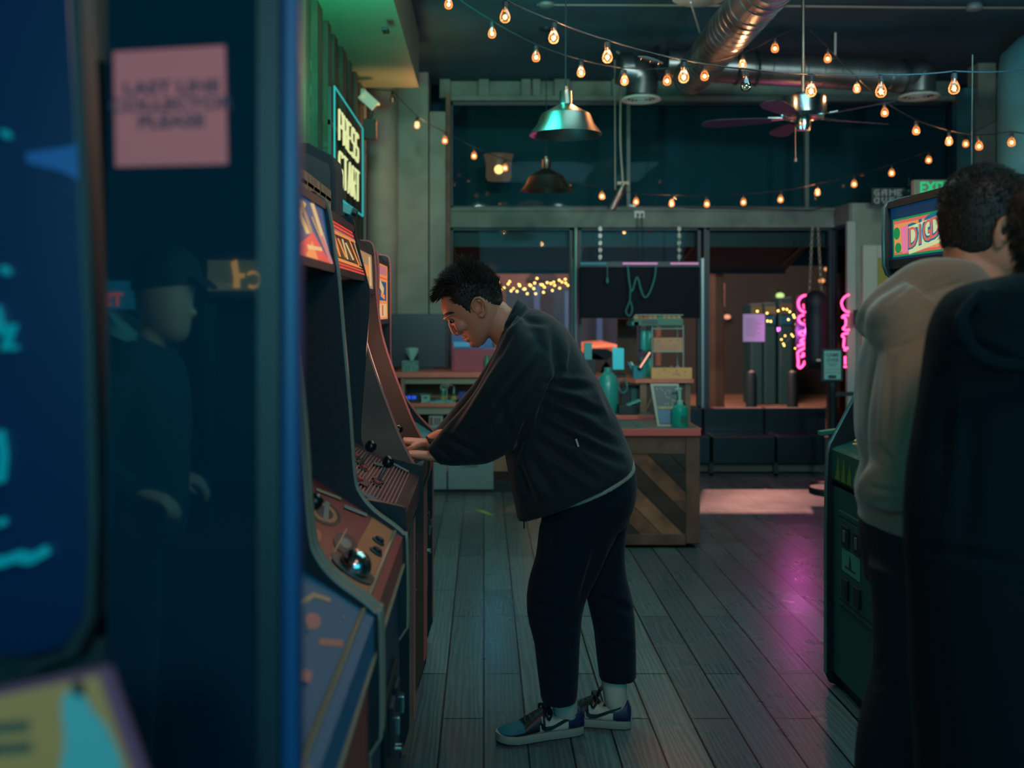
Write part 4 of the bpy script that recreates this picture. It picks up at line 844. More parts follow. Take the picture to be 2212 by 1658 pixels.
# sign stand
D5=8.5; ss=thing('sign_stand','black framed notice reading GAME OVER on a post beside the bench','sign',(px2(1797,D5),D5,0))
MB(m_black).box((px2(1774,D5),D5,pz(824,D5)),(px2(1822,D5),D5+.02,pz(752,D5))).build('sign_frame',ss,bevel=.006)
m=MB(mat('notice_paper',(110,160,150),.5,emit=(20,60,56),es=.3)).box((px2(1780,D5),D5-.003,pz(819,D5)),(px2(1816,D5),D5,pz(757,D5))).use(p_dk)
for t,y,h in (('GAME',770,.03),('OVER',781,.03),('PLEASE STAY',787,.012),('BEHIND',791,.012)): textmesh(m,t,(px2(1798,D5),D5-.004,pz(y,D5)),(1,0,0),(0,0,1),h,.001,offset=.01 if h>.02 else 0)
m.use(p_red); textmesh(m,'THIS MACHINE',(px2(1798,D5),D5-.004,pz(799,D5)),(1,0,0),(0,0,1),.013,.001); m.use(p_dk); textmesh(m,'THANK YOU ALL',(px2(1798,D5),D5-.004,pz(806,D5)),(1,0,0),(0,0,1),.012,.001)
m.box((px2(1789,D5),D5-.004,pz(817,D5)),(px2(1806,D5),D5-.003,pz(810,D5))); m.build('notice',ss)
MB(m_black).lathe([(.17,0),(.17,.035),(.15,.05),(.03,.055),(.026,.09),(.026,pz(835,D5)-.05),(.038,pz(835,D5)-.03),(.038,pz(826,D5)),(.018,pz(824,D5))],(px2(1798,D5),D5,0),n=28).build('post',ss,smooth=35)
MB(m_black).box((px2(1800,D5),D5-.01,pz(855,D5)),(px2(1850,D5),D5+.01,pz(846,D5))).build('belt_arm',ss)
bs=MB(m_black).lathe([(.15,0),(.15,.03),(.14,.045),(.001,.05)],(px2(1788,8.2),8.2,0),n=32); tag(bs.build('stanchion_base',None,smooth=40),'round black stanchion base on the floor at the right','stanchion')
# hanging TV and its chains
def chain(m,a,b,r=.011,lk=.03):
    a=Vector(a);b=Vector(b);n=max(2,int((b-a).length/lk)); d=(b-a).normalized()
    for k in range(n):
        c=a.lerp(b,(k+.5)/n); ax=Vector((0,1,0)) if k%2 else Vector((1,0,0)); u=ax.cross(d).normalized(); ring=[]
        m.tube([c+d*(.019*cos(t))+u*(r*sin(t)) for t in [2*pi*i/8 for i in range(9)]],.0035,n=5)
D6=9.2; tv=thing('hanging_television','large dark television hung on chains from the beam','television',at(1382,690,D6))
MB(mat('tv_glass',(3,14,20),0.6,spec=.1)).box((px2(1253,D6),D6,pz(687,D6)),(px2(1512,D6),D6+.05,pz(576,D6))).build('television_panel',tv,bevel=.006)
m=MB(glow('tube_pink',(200,140,190),0.9))
for a,b,c in ((1254,1310,'t'),(1345,1420,'p'),(1448,1508,'p')):
    m.use(glow('tube_teal',(40,140,160),.6) if c=='t' else glow('tube_pink',(200,140,190),.9)).tube([(px2(a,D6),D6-.01,pz(569,D6)),(px2(b,D6),D6-.01,pz(569,D6))],.008,n=8)
m.use(m_dark).box((px2(1253,D6),D6,pz(576,D6)),(px2(1512,D6),D6+.03,pz(565,D6))); m.build('light_bar',tv)
for px in (1297,1468): m=MB(m_steel); chain(m,(px2(px,D6),D6+.02,pz(482,D6)),(px2(px,D6),D6+.02,pz(566,D6))); m.build('chain',tv,smooth=60)
lp=MB(mat('teal_cable')).tube(curvepts([at(1356,572,9.1),at(1360,612,9.1),at(1366,628,9.1),at(1376,598,9.1),at(1386,630,9.1),at(1394,642,9.1),at(1404,630,9.1),at(1414,600,9.1),at(1417,574,9.1)],5),.007,n=6).tube(curvepts([at(1362,622,9.1),at(1360,650,9.1),at(1352,672,9.1),at(1360,682,9.1),at(1366,668,9.1),at(1362,650,9.1)],5),.006,n=6)
tag(lp.build('looped_cord',None,smooth=50),'pale looped cord dangling in front of the television','cord')
tag(MB(mat('teal_cable')).tube([at(1312,574,9.1),at(1312,600,9.1)],.004).ball(at(1312,606,9.1),.02,sc=(.6,.6,1.4)).build('pull_cord',None,smooth=50),'short pull cord with a pale tassel at the left of the television','cord')
pw=thing('outlet_box','white double outlet with two plugs on the shopfront beam','outlet',at(1381,463,9.48)); MB(m_white).box((px2(1370,9.48),9.47,pz(471,9.48)),(px2(1392,9.48),9.5,pz(455,9.48))).build('plate',pw,bevel=.003)
MB(m_black).box((px2(1375,9.48),9.45,pz(468,9.48)),(px2(1379,9.48),9.47,pz(461,9.48))).box((px2(1384,9.48),9.45,pz(468,9.48)),(px2(1388,9.48),9.47,pz(461,9.48))).tube([at(1377,466,9.45),at(1377,566,9.3)],.004).tube([at(1387,466,9.45),at(1388,566,9.3)],.004).build('plug',pw)
# hanging dark board cluster
D7=9.15; hb=thing('hanging_bag','long black padded bag hung on two chains before the pink neon','bag',at(1762,795,D7))
MB(mat('bag_black',(10,16,30),0.6,bump=.2,bscale=15)).lathe([(.02,0),(.08,.0),(.092,.03),(.095,.1),(.098,.3),(.095,.45),(.088,.52),(.10,.56),(.102,.62),(.08,.68),(.04,.71),(.001,.715)],(px2(1762,D7),D7,pz(795,D7)),n=28).build('bag_body',hb,smooth=50)
MB(m_white).box((px2(1756,D7),D7-.1,pz(779,D7)),(px2(1766,D7),D7-.094,pz(774,D7))).build('tag',hb)
m=MB(m_steel)
for (a,b) in (((1755,490),(1748,640)),((1767,490),(1775,640))): chain(m,(px2(a[0],D7),D7,pz(a[1],D7)),(px2(b[0],D7),D7,pz(b[1],D7)))
m.build('chain',hb,smooth=60)
# pink neon
m_pinkn=glow('neon_pink',(255,62,122),5.0)
D8=9.35; nn=thing('neon_sign','pink neon script sign turned upright in the window behind the black bag','neon sign',at(1733,795,D8))
Z=lambda x,y,D=D8: at(1400+x*.2714,400+y*.2714,D)
m=MB(m_pinkn)
for st in ([(1275,875),(1235,880),(1205,905),(1195,940),(1205,980),(1235,1005),(1275,1010),(1285,995)],[(1240,945),(1245,975),(1270,960)],[(1240,1030),(1205,1045),(1198,1070),(1215,1095),(1250,1105),(1260,1080),(1245,1070)],
  [(1250,1105),(1280,1130),(1260,1155),(1215,1165),(1205,1180),(1225,1195),(1255,1190),(1265,1210)],[(1265,1210),(1230,1225),(1215,1245),(1240,1250),(1270,1240)],[(1190,1280),(1240,1265),(1250,1290),(1200,1320),(1190,1340)],[(1190,1330),(1195,1400),(1195,1440),(1215,1450),(1245,1415),(1240,1400)],[(1215,1365),(1240,1355),(1240,1340),(1225,1345)]):
    m.tube(curvepts([Z(*p) for p in st],5),.011,n=8)
m.build('neon_tube',nn,smooth=60)
MB(m_dark).box(Z(1185,870)+Vector((0,.03,0)),Z(1300,1450)+Vector((0,.04,0))).build('backing',nn)
n2=thing('neon_sign','narrow pink strokes modelling a neon reflection in the corner glass right of the notice stand','neon sign',at(1825,795,9.2))  # tubes added in place of the script sign's reflection in the corner glass
m=MB(m_pinkn); Z2=lambda x,y:Z(x,y,9.0)
for st in ([(1600,870),(1570,885),(1548,910),(1540,940),(1552,980),(1575,1003),(1600,1008)],[(1595,1033),(1562,1035),(1545,1050),(1570,1058),(1572,1110),(1552,1140),(1575,1152),(1600,1150)],[(1590,1175),(1552,1185),(1545,1200),(1560,1215),(1556,1280),(1570,1296),(1590,1295)],[(1560,1310),(1578,1310)],[(1568,1360),(1568,1425)],[(1560,1443),(1578,1443)]):
    m.tube(curvepts([Z2(*p) for p in st],5) if len(st)>2 else [Z2(*p) for p in st],.009,n=8)
m.build('neon_tube',n2,smooth=60)
# signs upper right
D9=8.9; go=thing('pixel_sign','grey pixel lettered GAME OVER sign above the entry wall','sign',at(1919,440,D9))
MB(mat('pixel_back',(46,60,60),.6)).box((px2(1884,D9),D9,pz(442,D9)),(px2(1956,D9),D9+.02,pz(406,D9))).build('backing',go)
PX={'G':['01110','10000','10110','10010','01110'],'A':['01110','10010','11110','10010','10010'],'M':['10001','11011','10101','10001','10001'],'E':['11110','10000','11100','10000','11110'],'O':['01110','10010','10010','10010','01110'],'V':['10010','10010','10010','01100','01000'],'R':['11100','10010','11100','10100','10010']}
m=MB(mat('pixel_grey',(150,158,150),.6,emit=(60,66,62),es=.4)); cell=.0115
for row,(wd,zt_) in enumerate((('GAME',pz(409,D9)),('OVER',pz(426,D9)))):
    for i,ch in enumerate(wd):
        for r_,ln in enumerate(PX[ch]):
            for c_,bt in enumerate(ln):
                if bt=='1': x=px2(1888,D9)+i*.068+c_*cell; z=zt_-r_*cell; m.box((x,D9-.008,z-cell*.9),(x+cell*.9,D9,z))
m.build('pixel_letters',go)
tag(MB(mat('globe_teal',(30,110,110),.15,metal=.6,var=.6,vscale=20,vcol=(10,40,50))).ball(at(1963,412,8.8),.037).tube([at(1963,405,8.8),at(1963,380,8.8)],.002).build('mirror_ball',None,smooth=60),'small teal mirrored ball beside the exit sign','ball')
ex=thing('exit_sign','exit sign with green letters above the right cabinet','exit sign',at(2012,420,8.0))
MB(mat('exit_box',(130,126,108),.5,emit=(60,58,48),es=.4)).box((px2(1975,8.0),8.0,pz(421,8.0)),(px2(2050,8.0),8.06,pz(388,8.0))).build('sign_box',ex,bevel=.004)
m=MB(glow('exit_green',(20,190,120),1.0)); textmesh(m,'EXIT',(px2(2015,8.0),7.998,pz(416,8.0)),(1,0,0),(0,0,1),.088,.003,offset=.02,sx=.82); m.build('letters',ex)
es2=thing('wall_plate','small black plate with white letters on the entry wall post','sign',at(1852,700,8.9)); MB(m_black).box((px2(1844,8.9),8.9,pz(701,8.9)),(px2(1885,8.9),8.92,pz(669,8.9))).build('plate',es2,bevel=.003)
m=MB(m_white); textmesh(m,'EXIT',(px2(1871,8.9),8.898,pz(689,8.9)),(1,0,0),(0,0,1),.042,.002); m.build('letters',es2)
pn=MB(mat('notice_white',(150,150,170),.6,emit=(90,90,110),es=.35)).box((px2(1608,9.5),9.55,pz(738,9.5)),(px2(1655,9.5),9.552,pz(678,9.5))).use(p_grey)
for k in range(8): pn.box((px2(1614,9.5),9.548,pz(690+k*5,9.5)),(px2(1614+20+(k*7)%16,9.5),9.55,pz(688.5+k*5,9.5)))
tag(pn.build('paper_notice',None),'white paper notice taped to the right window','paper')
yt=MB(mat('yellow_tag',(170,190,90),.5)).slab([at(1024,1101,0) if 0 else (px2(1024,7.46),7.46,.001),(px2(1050,7.36),7.32,.001),(px2(1067,7.3),7.28,.001),(px2(1045,7.42),7.45,.001)],(0,0,1),.003)
tag(yt.build('floor_tag',None),'small yellow slip lying on the floor left of the man','paper')
# ---------------------------------------------------------------- the street outside
m_side=mat('sidewalk',(150,112,92),0.8,var=.2,vscale=2); m_road=mat('road',(40,46,44),0.8,var=.3,vscale=1.5)
struct(MB(m_side).box((-4,WALL+.13,-.1),(14,12.2,-.02)).box((-4,16,-.1),(20,18,-.02)).use(m_road).box((-6,12.2,-.12),(22,16,-.06)).build('floor_street'))
struct(MB(mat('far_facade',(112,84,74),.85,var=.25,vscale=1.2)).box((-6,18,-.1),(3.2,18.3,4.4)).use(mat('far_facade_dark',(40,44,46),.85)).box((3.2,18,-.1),(22,18.3,3.2)).use(mat('facade_navy',(12,40,64),.7)).box((.4,17.95,0),(3.1,18,1.9)).build('wall_opposite'))
aw=thing('awning','dark cloth awning stretched over the shop windows outside','awning',(1.5,10.0,2.1))
MB(mat('awning_cloth',(10,34,42),.85)).slab([(-.4,9.75,2.25),(3.3,9.75,2.25),(3.3,10.9,1.93),(-.4,10.9,1.93)],(0,0,1),.01).box((-.4,10.88,1.90),(3.3,10.91,2.02)).build('awning_cloth',aw)
m=MB(m_dark)
for x in (-.3,1.0,2.1,3.2): m.tube([(x,9.75,2.2),(x,10.88,1.95)],.015)
m.build('awning_frame',aw)
sg_=struct(MB(mat('light_block_board',(28,82,94),.85)).box((-1.2,10.95,1.99),(6.6,11.05,4.6)).build('wall_light_block'))  # added board that keeps the street lamp out of the upper windows
dd=struct(MB(m_dark).box((x2,WALL+.1,2.12),(3.4,WALL+.16,2.3)).build('trim_7'))
cl=MB(mat('street_column',(176,122,96),.75,var=.15,vscale=3)).lathe([(.17,0),(.17,.35),(.15,.4),(.13,.45),(.125,2.3),(.15,2.36),(.17,2.45)],(px2(1540,11.2),11.2,-.02),n=8)
tag(cl.build('street_pillar',None),'pinkish square street pillar outside the right window','pillar')
sp=thing('street_sign','white street sign with lettering on a pole outside','street sign',(px2(1553,12.0),12.0,-.02))
MB(mat('sign_white',(170,130,116),.6)).box((px2(1542,12),12,pz(663,12)),(px2(1566,12),12.02,pz(612,12))).build('sign_plate',sp,bevel=.004)
m=MB(p_red)
for k,t in enumerate(('NO','PARK','2 HR','MAX')): textmesh(m,t,(px2(1554,12),11.995,pz(624+k*11,12)),(1,0,0),(0,0,1),.035,.003)
m.build('lettering',sp); MB(m_dark).tube([(px2(1547,12),12.03,-.02),(px2(1547,12),12.03,pz(612,12))],.02).build('pole',sp)
for i,(px,py,D) in enumerate(((1160,615,17),(1226,628,17),(1295,640,17.2))):
    tag(MB(mat('blue_post',(16,72,120),.6)).box((px2(px,D)-.05,D,-.02),(px2(px,D)+.05,D+.1,pz(py,D))).build('blue_post',None),['blue post across the street, left one','blue post across the street, beside the mullion','blue post across the street, behind the television'][i],'post')
ar=MB(mat('arch_dark',(52,40,42),.8)).prism([(px2(1137,17.9)+.29+.29*cos(a),2.03+.18*sin(a)) for a in [pi*i/12 for i in range(13)]],'y',17.88,17.99); struct(ar.build('window_6'))
# far fairy lights
random.seed(11); e_far=glow('far_bulb',(255,180,90),14.0)
def fairy(label,pts,r=.017,parent_name='fairy_lights'):
    root=thing(parent_name,label,'string lights',pts[0],'fairy lights outside')
    MB(m_cable).tube(pts if len(pts)>1 else pts*2,.004,n=4).build('cable',root)
    me=None
    for p in pts:
        if me is None: o=MB(e_far).ball(p,r,n=8,m=6).build('bulb',root); me=o.data; base=p
        else: o=bpy.data.objects.new('bulb',me); COL.objects.link(o); o.parent=root; o.location=p-base
P1=[(1058,592),(1073,603),(1073,609),(1076,611),(1083,625),(1089,621),(1098,613),(1101,608),(1104,628),(1109,623),(1117,629),(1121,614),(1123,617),(1131,624),(1139,634)]
P2=[(1134,624),(1144,615),(1147,617),(1153,623),(1157,634),(1160,601),(1155,611),(1168,614),(1172,615),(1176,620),(1174,631),(1182,610),(1193,627)]
P3=[(1190,612),(1196,609),(1198,616),(1209,622),(1208,605),(1214,609),(1221,603),(1222,611),(1227,616),(1244,593)]
for lb,Q in (('warm fairy lights across the street, left cluster by the head of the man',P1),('warm fairy lights across the street, middle cluster',P2),('warm fairy lights across the street, cluster beside the mullion',P3)):
    fairy(lb,[at(x,y,14.5+.3*random.random()) for x,y in Q],.011)
Q=[(1636,672),(1657,676),(1658,693),(1665,694),(1681,671),(1692,667),(1700,668),(1706,673),(1714,680),(1716,685),(1703,690),(1720,700)]  # this set and the next: bulbs added in place of window reflections
fairy('scattered warm bulbs standing for reflections in the right window, above',[at(x,y,13) for x,y in Q],.010)
Q=[(1696,725),(1688,733),(1692,742),(1694,746),(1710,722),(1713,726),(1720,713),(1720,726),(1718,752),(1784,668),(1788,671),(1783,690),(1788,716),(1787,741),(1806,727),(1808,682),(1790,732)]
fairy('scattered warm bulbs standing for reflections in the right window, around the bag',[at(x,y,12.5) for x,y in Q],.008)
# lit doorway lamps and far signs across the road
for i,(px,py,r,c,D) in enumerate(((1685,638,.06,(200,220,130),15),(1556,692,.055,(240,130,90),15),(1571,684,.05,(240,140,110),15),(1525,688,.04,(250,140,50),15),(1775,606,.045,(255,150,90),15),(1786,581,.04,(255,150,100),15),(1813,588,.04,(255,150,100),15))):
    D=17.85; t=thing('street_lantern',['green white lamp above the far doorway','left of two small orange lamps beside the street sign','right of two small orange lamps beside the street sign','amber lamp beside the mullion of the right window','warm ceiling lamp beside the chains','warm ceiling lamp near the corner post','warm ceiling lamp behind the corner glass'][i],'lamp',at(px,py,D))
    MB(glow('lantern%d'%i,c,2.0)).ball(at(px,py,D),r,n=14,m=10,sc=(1.2,1,.8)).build('lamp_globe',t,smooth=60); MB(m_dark).tube([at(px,py,D)+Vector((0,0,r*.8)),at(px,py,D)+Vector((0,0,r*1.6)),at(px,py,D)+Vector((0,.16,r*1.6))],.012).build('lamp_stem',t)
for i,(a,b,c,z0) in enumerate(((1622,1648,(120,86,50),0),(1651,1677,(130,92,60),0),(1683,1712,(100,70,50),0))):
    D=16; t=thing('shop_machine',['dim arcade machine in the far shop, left one','dim arcade machine in the far shop, middle one','dim arcade machine in the far shop, right one'][i],'arcade machine',(px2((a+b)/2,D),D,0),'machines in the far shop')
    MB(mat('far_machine',(10,60,66),.6)).box((px2(a,D),D,-.02),(px2(b,D),D+.5,pz(656-10*(i==2)-2*i,D))).build('cabinet_body',t,bevel=.02)
    MB(glow('far_marquee%d'%i,c,.9)).box((px2(a+2,D),D-.03,pz(678,D)),(px2(b-2,D),D,pz(661-6*(i==2),D))).use(glow('far_blue',(20,90,110),.6)).box((px2(a+3,D),D-.03,pz(700,D)),(px2(b-3,D),D,pz(682,D))).build('marquee',t)
for i,px in enumerate((1623,1712)):
    tag(MB(m_dark).lathe([(.07,0),(.07,.75),(.05,.82),(.001,.84)],(px2(px,12.6),12.6,-.1),n=14).build('bollard',None,smooth=40),['dark bollard outside, left one','dark bollard outside, beside the pink neon'][i],'bollard')
# parked car behind the counter
pcx=thing('parked_car','parked dark car outside, glimpsed above the tall counter','car',(px2(1300,11.2),12.9,-.1))
def cz(px,py): return (px2(px,12.6),pz(py,12.6))
MB(mat('car_paint',(150,84,60),.3)).prism([cz(1236,815),cz(1236,778),cz(1262,746),cz(1330,742),cz(1352,760),cz(1372,778),cz(1376,815)],'y',12.6,14.0).build('car_body',pcx,bevel=.04)
MB(m_gloss).prism([cz(1268,778),cz(1270,752),cz(1312,753),cz(1326,762),cz(1312,776)],'y',12.58,12.6).build('car_window',pcx)
MB(m_black).lathe([(.32,0),(.32,.1),(.2,.12)],(px2(1268,12.6),12.58,pz(815,12.6)-.0),(0,1,0),n=24).lathe([(.32,0),(.32,.1),(.2,.12)],(px2(1350,12.6),12.58,pz(815,12.6)),(0,1,0),n=24).build('wheel',pcx,smooth=40)
tag(MB(mat('shop_wood',(150,96,72),.7,var=.2)).box((px2(1335,10.2),10.2,-.02),(px2(1376,10.2),10.26,pz(688,10.2))).build('wood_door_panel',None),'pinkish wooden panel outside behind the tablet','panel')
# ---------------------------------------------------------------- people
import numpy as np
m_skin=mat('skin',(196,128,98),0.5,bump=0.06,bscale=120); m_skin.node_tree.nodes['Principled BSDF'].inputs['Subsurface Weight'].default_value=0.08
m_hair=mat('dark_hair',(34,30,24),0.6,spec=0.4)
m_jacket=mat('jacket_cloth',(12,32,36),0.8,bump=0.12,bscale=90,sheen=0.12,spec=.3)
m_trouser=mat('navy_trousers',(6,27,40),0.9,bump=0.15,bscale=120,sheen=0.06,spec=.15)
m_tee=mat('grey_tee',(150,158,146),0.85,bump=.1,bscale=80)
def S(a,b,w,D,e=2.2): return (at(a[0],a[1],D),at(b[0],b[1],D),w,e)
def dense(secs,k=4):
    """interpolate loft sections smoothly; the loft only knows A,B,w,e"""
    out=[]
    n=len(secs)
    for i in range(n-1):
        p=[secs[max(0,i-1)],secs[i],secs[i+1],secs[min(n-1,i+2)]]
        for j in range(k):
            t=j/k
            def cr(a,b,c,d): return 0.5*((2*b)+(c-a)*t+(2*a-5*b+4*c-d)*t*t+(3*b-a-3*c+d)*t**3)
            out.append((cr(*[q[0] for q in p]),cr(*[q[1] for q in p]),cr(*[q[2] for q in p]),cr(*[q[3] for q in p])))
    out.append(secs[-1]); return out
def loftd(mb,secs,n=28,k=4): return mb.loft(dense(secs,k),n=n)
def folds(creases, rough=0.003, rs=14.0, side=-1):
    """cloth folds: creases are ((x,y),(x,y), width px, depth m) on the side facing the camera"""
    def post(me,loc):
        n=len(me.vertices); co=np.empty(n*3); me.vertices.foreach_get('co',co); co=co.reshape(-1,3)
        no=np.empty(n*3); me.vertices.foreach_get('normal',no); no=no.reshape(-1,3)
        w=co+np.array(loc); px=HX+w[:,0]*F/w[:,1]; py=HY-(w[:,2]-EYE)*F/w[:,1]
        d=np.zeros(n)
        for a,b,wd,dp in creases:
            ax,ay=a; bx,by=b; vx,vy=bx-ax,by-ay; L2=vx*vx+vy*vy
            t=np.clip(((px-ax)*vx+(py-ay)*vy)/L2,0,1); q=np.hypot(px-ax-t*vx,py-ay-t*vy)
            taper=np.sin(np.pi*np.clip(t*.86+.07,0,1))
            d-=dp*taper*np.exp(-(q/wd)**2); d+=0.55*dp*taper*np.exp(-((q-2.0*wd)/wd)**2)
        face=np.clip(-no[:,1]*1.3+.25,0,1); d*=face
        if rough:
            r=np.array([noise.noise(Vector((p[0]*rs,p[1]*rs,p[2]*rs*.6))) for p in w]); d+=rough*r
        co+=no*d[:,None]; me.vertices.foreach_set('co',co.reshape(-1)); me.update()
    return post
def hand(mb,wrist,d,nrm,s,curl=(.5,.6,.4),scale=1.0,spread=.06,thumb=(.5,.3)):
    """palm, four bent fingers of unequal length and a thumb; d points to the fingers, nrm out of the palm, s to the thumb side"""
    d=Vector(d).normalized(); nrm=Vector(nrm); nrm=(nrm-d*nrm.dot(d)).normalized(); s=Vector(s); s=(s-d*s.dot(d)-nrm*s.dot(nrm)).normalized(); W=Vector(wrist)
    k=scale
    rs=[]
    for t,hw,ht in ((-.03,.024,.019),(0,.027,.018),(.03,.036,.017),(.06,.041,.015),(.088,.040,.012)):
        rs.append([W+d*t*k+s*(hw*k*cos(a))+nrm*(ht*k*sin(a)) for a in [2*pi*i/16 for i in range(16)]])
    mb.rings(rs)
    for i,(off,L,r) in enumerate(((.029,.076,.0088),(.010,.084,.0092),(-.010,.078,.0088),(-.028,.062,.0078))):
        p=W+d*.078*k+s*off*k; dd=(d+s*(off*spread*30)).normalized(); pts=[p-dd*.02*k,p]; a=0
        for j,(fr,c) in enumerate(((.45,curl[0]),(.30,curl[1]),(.25,curl[2]))):
            a+=c*(1+.08*i); v=(dd*cos(a)+nrm*sin(a)); p=p+v*L*fr*k; pts.append(p)
        mb.tube(pts,[r*k*1.05,r*k*1.08,r*k*1.0,r*k*.95,r*k*.72],n=10)
        mb.ball(pts[1],r*k*1.12,n=10,m=8); mb.ball(pts[-1],r*k*.74,n=10,m=8)
    p=W+d*.02*k+s*.026*k; v1=(d*.75+s*.62+nrm*thumb[0]*.5).normalized(); v2=(d*.95+s*.15+nrm*thumb[1]).normalized()
    pts=[p-d*.015*k-s*.012*k,p,p+v1*.042*k,p+v1*.042*k+v2*.030*k,p+v1*.042*k+v2*.052*k]
    mb.tube(pts,[.013*k,.0135*k,.0115*k,.0105*k,.0075*k],n=10); mb.ball(pts[-1],.0078*k,n=10,m=8)
def ear(mb,outline,inner,D,outward,r=.0046,lift=.012):
    """outline in pixels on the head side at distance D; outward is -1 towards the camera"""
    n=len(outline); pts=[]
    for i,(x,y) in enumerate(outline):
        t=i/(n-1); pts.append(at(x,y,D)+Vector((0,outward*lift*sin(pi*min(1,t*1.15+.05)),0)))
    mb.tube(curvepts(pts,4),r,n=8)
    mb.tube(curvepts([at(x,y,D)+Vector((0,outward*lift*.55,0)) for x,y in inner],4),r*.75,n=8)
    c=sum((at(x,y,D) for x,y in outline),Vector((0,0,0)))/n
    ring=[at(x,y,D)+Vector((0,outward*lift*.25,0)) for x,y in outline]
    mb.add([c+Vector((0,-outward*.004,0))]+[p for p in ring]+[p+Vector((0,-outward*.014,0)) for p in ring]+[c+Vector((0,-outward*.016,0))],
           [(0,i+1,(i+1)%n+1) for i in range(n)]+[(2*n+1,n+1+(i+1)%n,n+1+i) for i in range(n)]+[(i+1,n+1+i,n+1+(i+1)%n,(i+1)%n+1) for i in range(n)])
def inpoly(x,y,P):
    c=False; n=len(P)
    for i in range(n):
        x1,y1=P[i]; x2,y2=P[i-1]
        if (y1>y)!=(y2>y) and x<(x2-x1)*(y-y1)/(y2-y1)+x1: c=not c
    return c
def toseg(x,y,P):
    b=1e9
    for i in range(len(P)):
        ax,ay=P[i-1]; bx,by=P[i]; vx,vy=bx-ax,by-ay; t=max(0,min(1,((x-ax)*vx+(y-ay)*vy)/(vx*vx+vy*vy+1e-9)))
        b=min(b,math.hypot(x-ax-t*vx,y-ay-t*vy))
    return b
def haircap(secs,poly,D,thick,mb,n=72,k=8,strand=None,seed=1):
    """hair as a skin lying on the skull plus short strands; poly is the hair region in side view"""
    ds=dense(secs,k); base=MB(m_hair).loft(ds,n=n); c=sum(base.v,Vector((0,0,0)))/len(base.v)
    keep=[]; newv=[]; nn=[]
    m=len(ds)
    for i in range(m):
        for j in range(n):
            p=base.v[i*n+j]; a=base.v[i*n+(j+1)%n]-base.v[i*n+(j-1)%n]; b=base.v[min(m-1,i+1)*n+j]-base.v[max(0,i-1)*n+j]
            q=a.cross(b); q=q.normalized() if q.length>1e-12 else (p-c).normalized()
            if q.dot(p-c)<0: q=-q
            nn.append(q); px=HX+p.x*F/D; py=HY-(p.z-EYE)*F/D
            ins=inpoly(px,py,poly); e=toseg(px,py,poly) if ins else 0
            t=min(1,e/7.0)*thick(px,py) if ins else -.003
            t+= (noise.noise(p*90)*.0012 if ins else 0)
            keep.append(ins); newv.append(p+q*t)
    o=len(mb.v); mb.v+=newv
    for i in range(m-1):
        for j in range(n):
            f=(i*n+j,i*n+(j+1)%n,(i+1)*n+(j+1)%n,(i+1)*n+j)
            if sum(keep[q] for q in f)>=2: mb.f.append([q+o for q in f]); mb.mi.append(mb.k)
    random.seed(seed)
    if strand:
        idx=[i for i in range(len(newv)) if keep[i]]
        for _ in range(strand[0]):
            i=random.choice(idx); p=newv[i]; px=HX+p.x*F/D; py=HY-(p.z-EYE)*F/D
            r=strand[1](px,py,nn[i])
            if r is None: continue
            dr,L,w=r
            dr=(dr+Vector([random.gauss(0,.22) for _ in range(3)])).normalized(); L*=.6+random.random()*.7
            q0=p-nn[i]*.003; q1=q0+(dr*.7+nn[i]*.5).normalized()*L*.5; q2=q0+dr*L-Vector((0,0,L*.1))
            mb.tube([q0,q1,q2],[w,w*.75,w*.08],n=4,cap=False)
